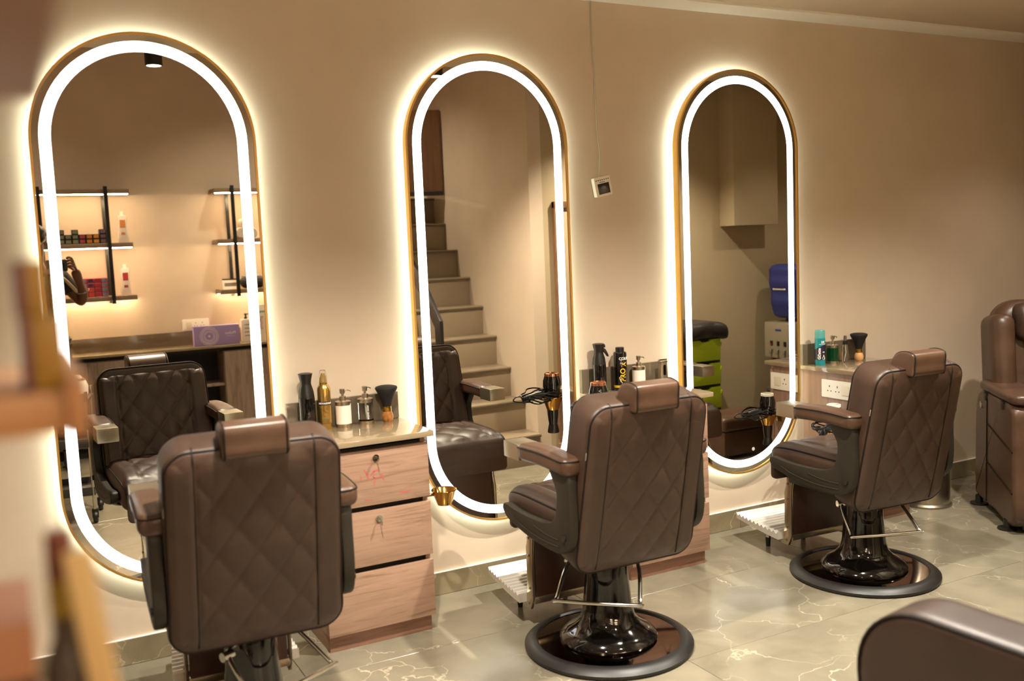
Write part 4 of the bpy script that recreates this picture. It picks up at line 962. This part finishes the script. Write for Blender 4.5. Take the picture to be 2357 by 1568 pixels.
E_ = [(0, 1), (1, 2), (2, 3), (3, 4), (4, 5), (5, 6), (6, 7), (3, 8), (8, 9), (9, 10), (10, 11), (11, 12), (12, 13), (3, 14), (14, 15), (15, 16), (16, 17), (17, 18), (0, 19), (19, 20), (20, 21), (21, 22), (0, 23), (23, 24), (24, 25), (25, 26)]
RD = [(.15, .11), (.13, .10), (.14, .105), (.15, .10), .06, .052, (.075, .095), (.06, .08), .055, .042, .040, .027, (.036, .018), (.036, .016), .055, .042, .030, (.036, .018), (.034, .016), .085, .058, .042, .036, .085, .058, .042, .036]
body = skin_mesh('body', V, E_, RD, SKIN, P, 2, 0)
# fingers closing round the camera grip (right hand) and the lens (left hand)
def fingers(base, dirs, m=SKIN):
    for (b, pts) in dirs: tube('finger', smoothpath([b]+pts, 3), .0085, m, P, 10, radii=None)
for k in range(4):
    b = L(-.022-.006*k, -3.838+.006*k, 1.438+.022*k*.9); fx = -.052-.012*(k % 2)
    tube('finger', smoothpath([b, L(-.035-.006*k, -3.818, 1.462+.021*k), L(-.060-.004*k, -3.808, 1.470+.020*k), L(-.080, -3.818, 1.464+.020*k)], 3), .0088, SKIN, P, 10)
    tube('finger', smoothpath([L(-.305, -3.79, 1.43+.0*k), L(-.27+.01*k, -3.765+.012*k, 1.425), L(-.235+.012*k, -3.76+.012*k, 1.432), L(-.215+.012*k, -3.765+.012*k, 1.45)], 3), .0088, SKIN, P, 10)
tube('thumb', smoothpath([L(-.030, -3.85, 1.43), L(-.048, -3.868, 1.450), L(-.075, -3.872, 1.468)], 3), .010, SKIN, P, 10)
tube('thumb', smoothpath([L(-.32, -3.80, 1.44), L(-.29, -3.80, 1.47), L(-.26, -3.79, 1.485)], 3), .010, SKIN, P, 10)
VS = [(0, 0, .86), (0, 0, 1.05), (0, 0, 1.22), (0, .01, 1.36), (0, .012, 1.44), L(-.125, -3.965, 1.395), L(-.045, -3.95, 1.265), L(-.435, -3.965, 1.395), L(-.48, -3.92, 1.25)]
skin_mesh('shirt', VS, [(0, 1), (1, 2), (2, 3), (3, 4), (3, 5), (5, 6), (3, 7), (7, 8)], [(.17, .125), (.15, .115), (.155, .12), (.165, .115), .07, .075, .066, .075, .066], SHIRT, P, 2, 0)
for (a, b) in (((.035, .118, 1.40), (.075, .128, .88)), ((.085, .112, 1.40), (.13, .108, .88))):
    tube('white_stripe', smoothpath([a, ((a[0]+b[0])/2-.02, a[1]+.008, 1.14), b], 6), .009, CREAM, P, 8)
tube('sleeve_stripe', smoothpath([L(-.165, -3.90, 1.44), L(-.10, -3.885, 1.37), L(-.025, -3.885, 1.275)], 5), .012, CREAM, P, 8)
VT = [(0, 0, .92), (.10, 0, .86), (.11, .01, .50), (.11, -.01, .10), (-.10, 0, .86), (-.11, .01, .50), (-.11, -.01, .10)]
skin_mesh('trousers', VT, [(0, 1), (1, 2), (2, 3), (0, 4), (4, 5), (5, 6)], [(.165, .12), .10, .072, .058, .10, .072, .058], TROU, P, 2, 0)
for s in (-1, 1): cushion('shoe', (.09, .26, .085), .035, TROU, P, .03, None, loc=(s*.112, .06, .0445))
# head with face
cushion('hair', (.165, .20, .15), .07, HAIR, P, .02, lambda p, ax, sg: .006*math.sin(p[0]*90)*math.sin(p[2]*80+p[1]*60), loc=(0, .005, 1.70))
for s in (-1, 1):
    lathe('ear', [(0, -.008), (.020, -.006), (.024, 0), (.018, .007), (0, .008)], SKIN, P, 14, 'x', (s*.082, .02, 1.62))
    e_ = lathe('eye', [(0, -.003), (.012, 0), (0, .004)], WHITEC, P, 14, 'y', (s*.032, .118, 1.635))
prism('nose', [(-.014, 1.595), (.014, 1.595), (.006, 1.64), (-.006, 1.64)], .10, .14, SKIN, P, 'xz', .005)
tube('mouth', [(-.024, .112, 1.565), (0, .120, 1.562), (.024, .112, 1.565)], .006, mat('lip', (96, 50, 44), .5), P, 8)
bm = bmesh.new(); c0 = Vector(L(.008, -3.885, 1.285)); dv_ = (Vector(L(-.005, -3.865, 1.335))-Vector(L(.015, -3.90, 1.25))).normalized(); q = dv_.to_track_quat('Z', 'Y').to_matrix()
atube(bm, [c0+q @ Vector((.045*math.cos(a*PI/12), .045*math.sin(a*PI/12), 0)) for a in range(24)], .003, 8, True); finish('bracelet', bm, CHROME, P)
# one continuous body: fingers, ears and face are merged into the skinned figure
bpy.context.view_layer.update()
bm = bmesh.new(); me_ = bpy.data.meshes.new_from_object(body.evaluated_get(bpy.context.evaluated_depsgraph_get())); bm.from_mesh(me_)
slots = [SKIN, WHITEC, MATS['lip']]
for f in bm.faces: f.material_index = 0
for c in [c for c in P.children if c.name.split('.')[0] in ('finger', 'thumb', 'ear', 'eye', 'nose', 'mouth')]:
    n0 = len(bm.faces); bm.from_mesh(c.data); bm.faces.ensure_lookup_table()
    k_ = {'eye': 1, 'mouth': 2}.get(c.name.split('.')[0], 0)
    for f in bm.faces[n0:]: f.material_index = k_
    bpy.data.objects.remove(c)
bpy.data.objects.remove(body); body = finish('body', bm, slots, P, 0); body.data.shade_smooth()
t = thing('photo_camera', 'black camera held up by the person in the left mirror', 'camera', (-.15, -3.905, 1.475))
cushion('body', (.14, .055, .085), .012, MATS['black_matte_plastic'], t, .03, None); cushion('viewfinder_hump', (.05, .05, .03), .01, MATS['black_matte_plastic'], t, .03, None, loc=(0, 0, .052))
lathe('lens', [(0, .025), (.036, .025), (.036, .05), (.039, .054), (.039, .078), (.034, .078), (.030, .066), (0, .064)], MATS['black_matte_plastic'], t, 36, 'y', (.012, 0, -.002))
lathe('shutter_button', [(0, 0), (.006, 0), (.006, .004), (0, .004)], CHROME, t, 14, 'z', (.052, 0, .042))
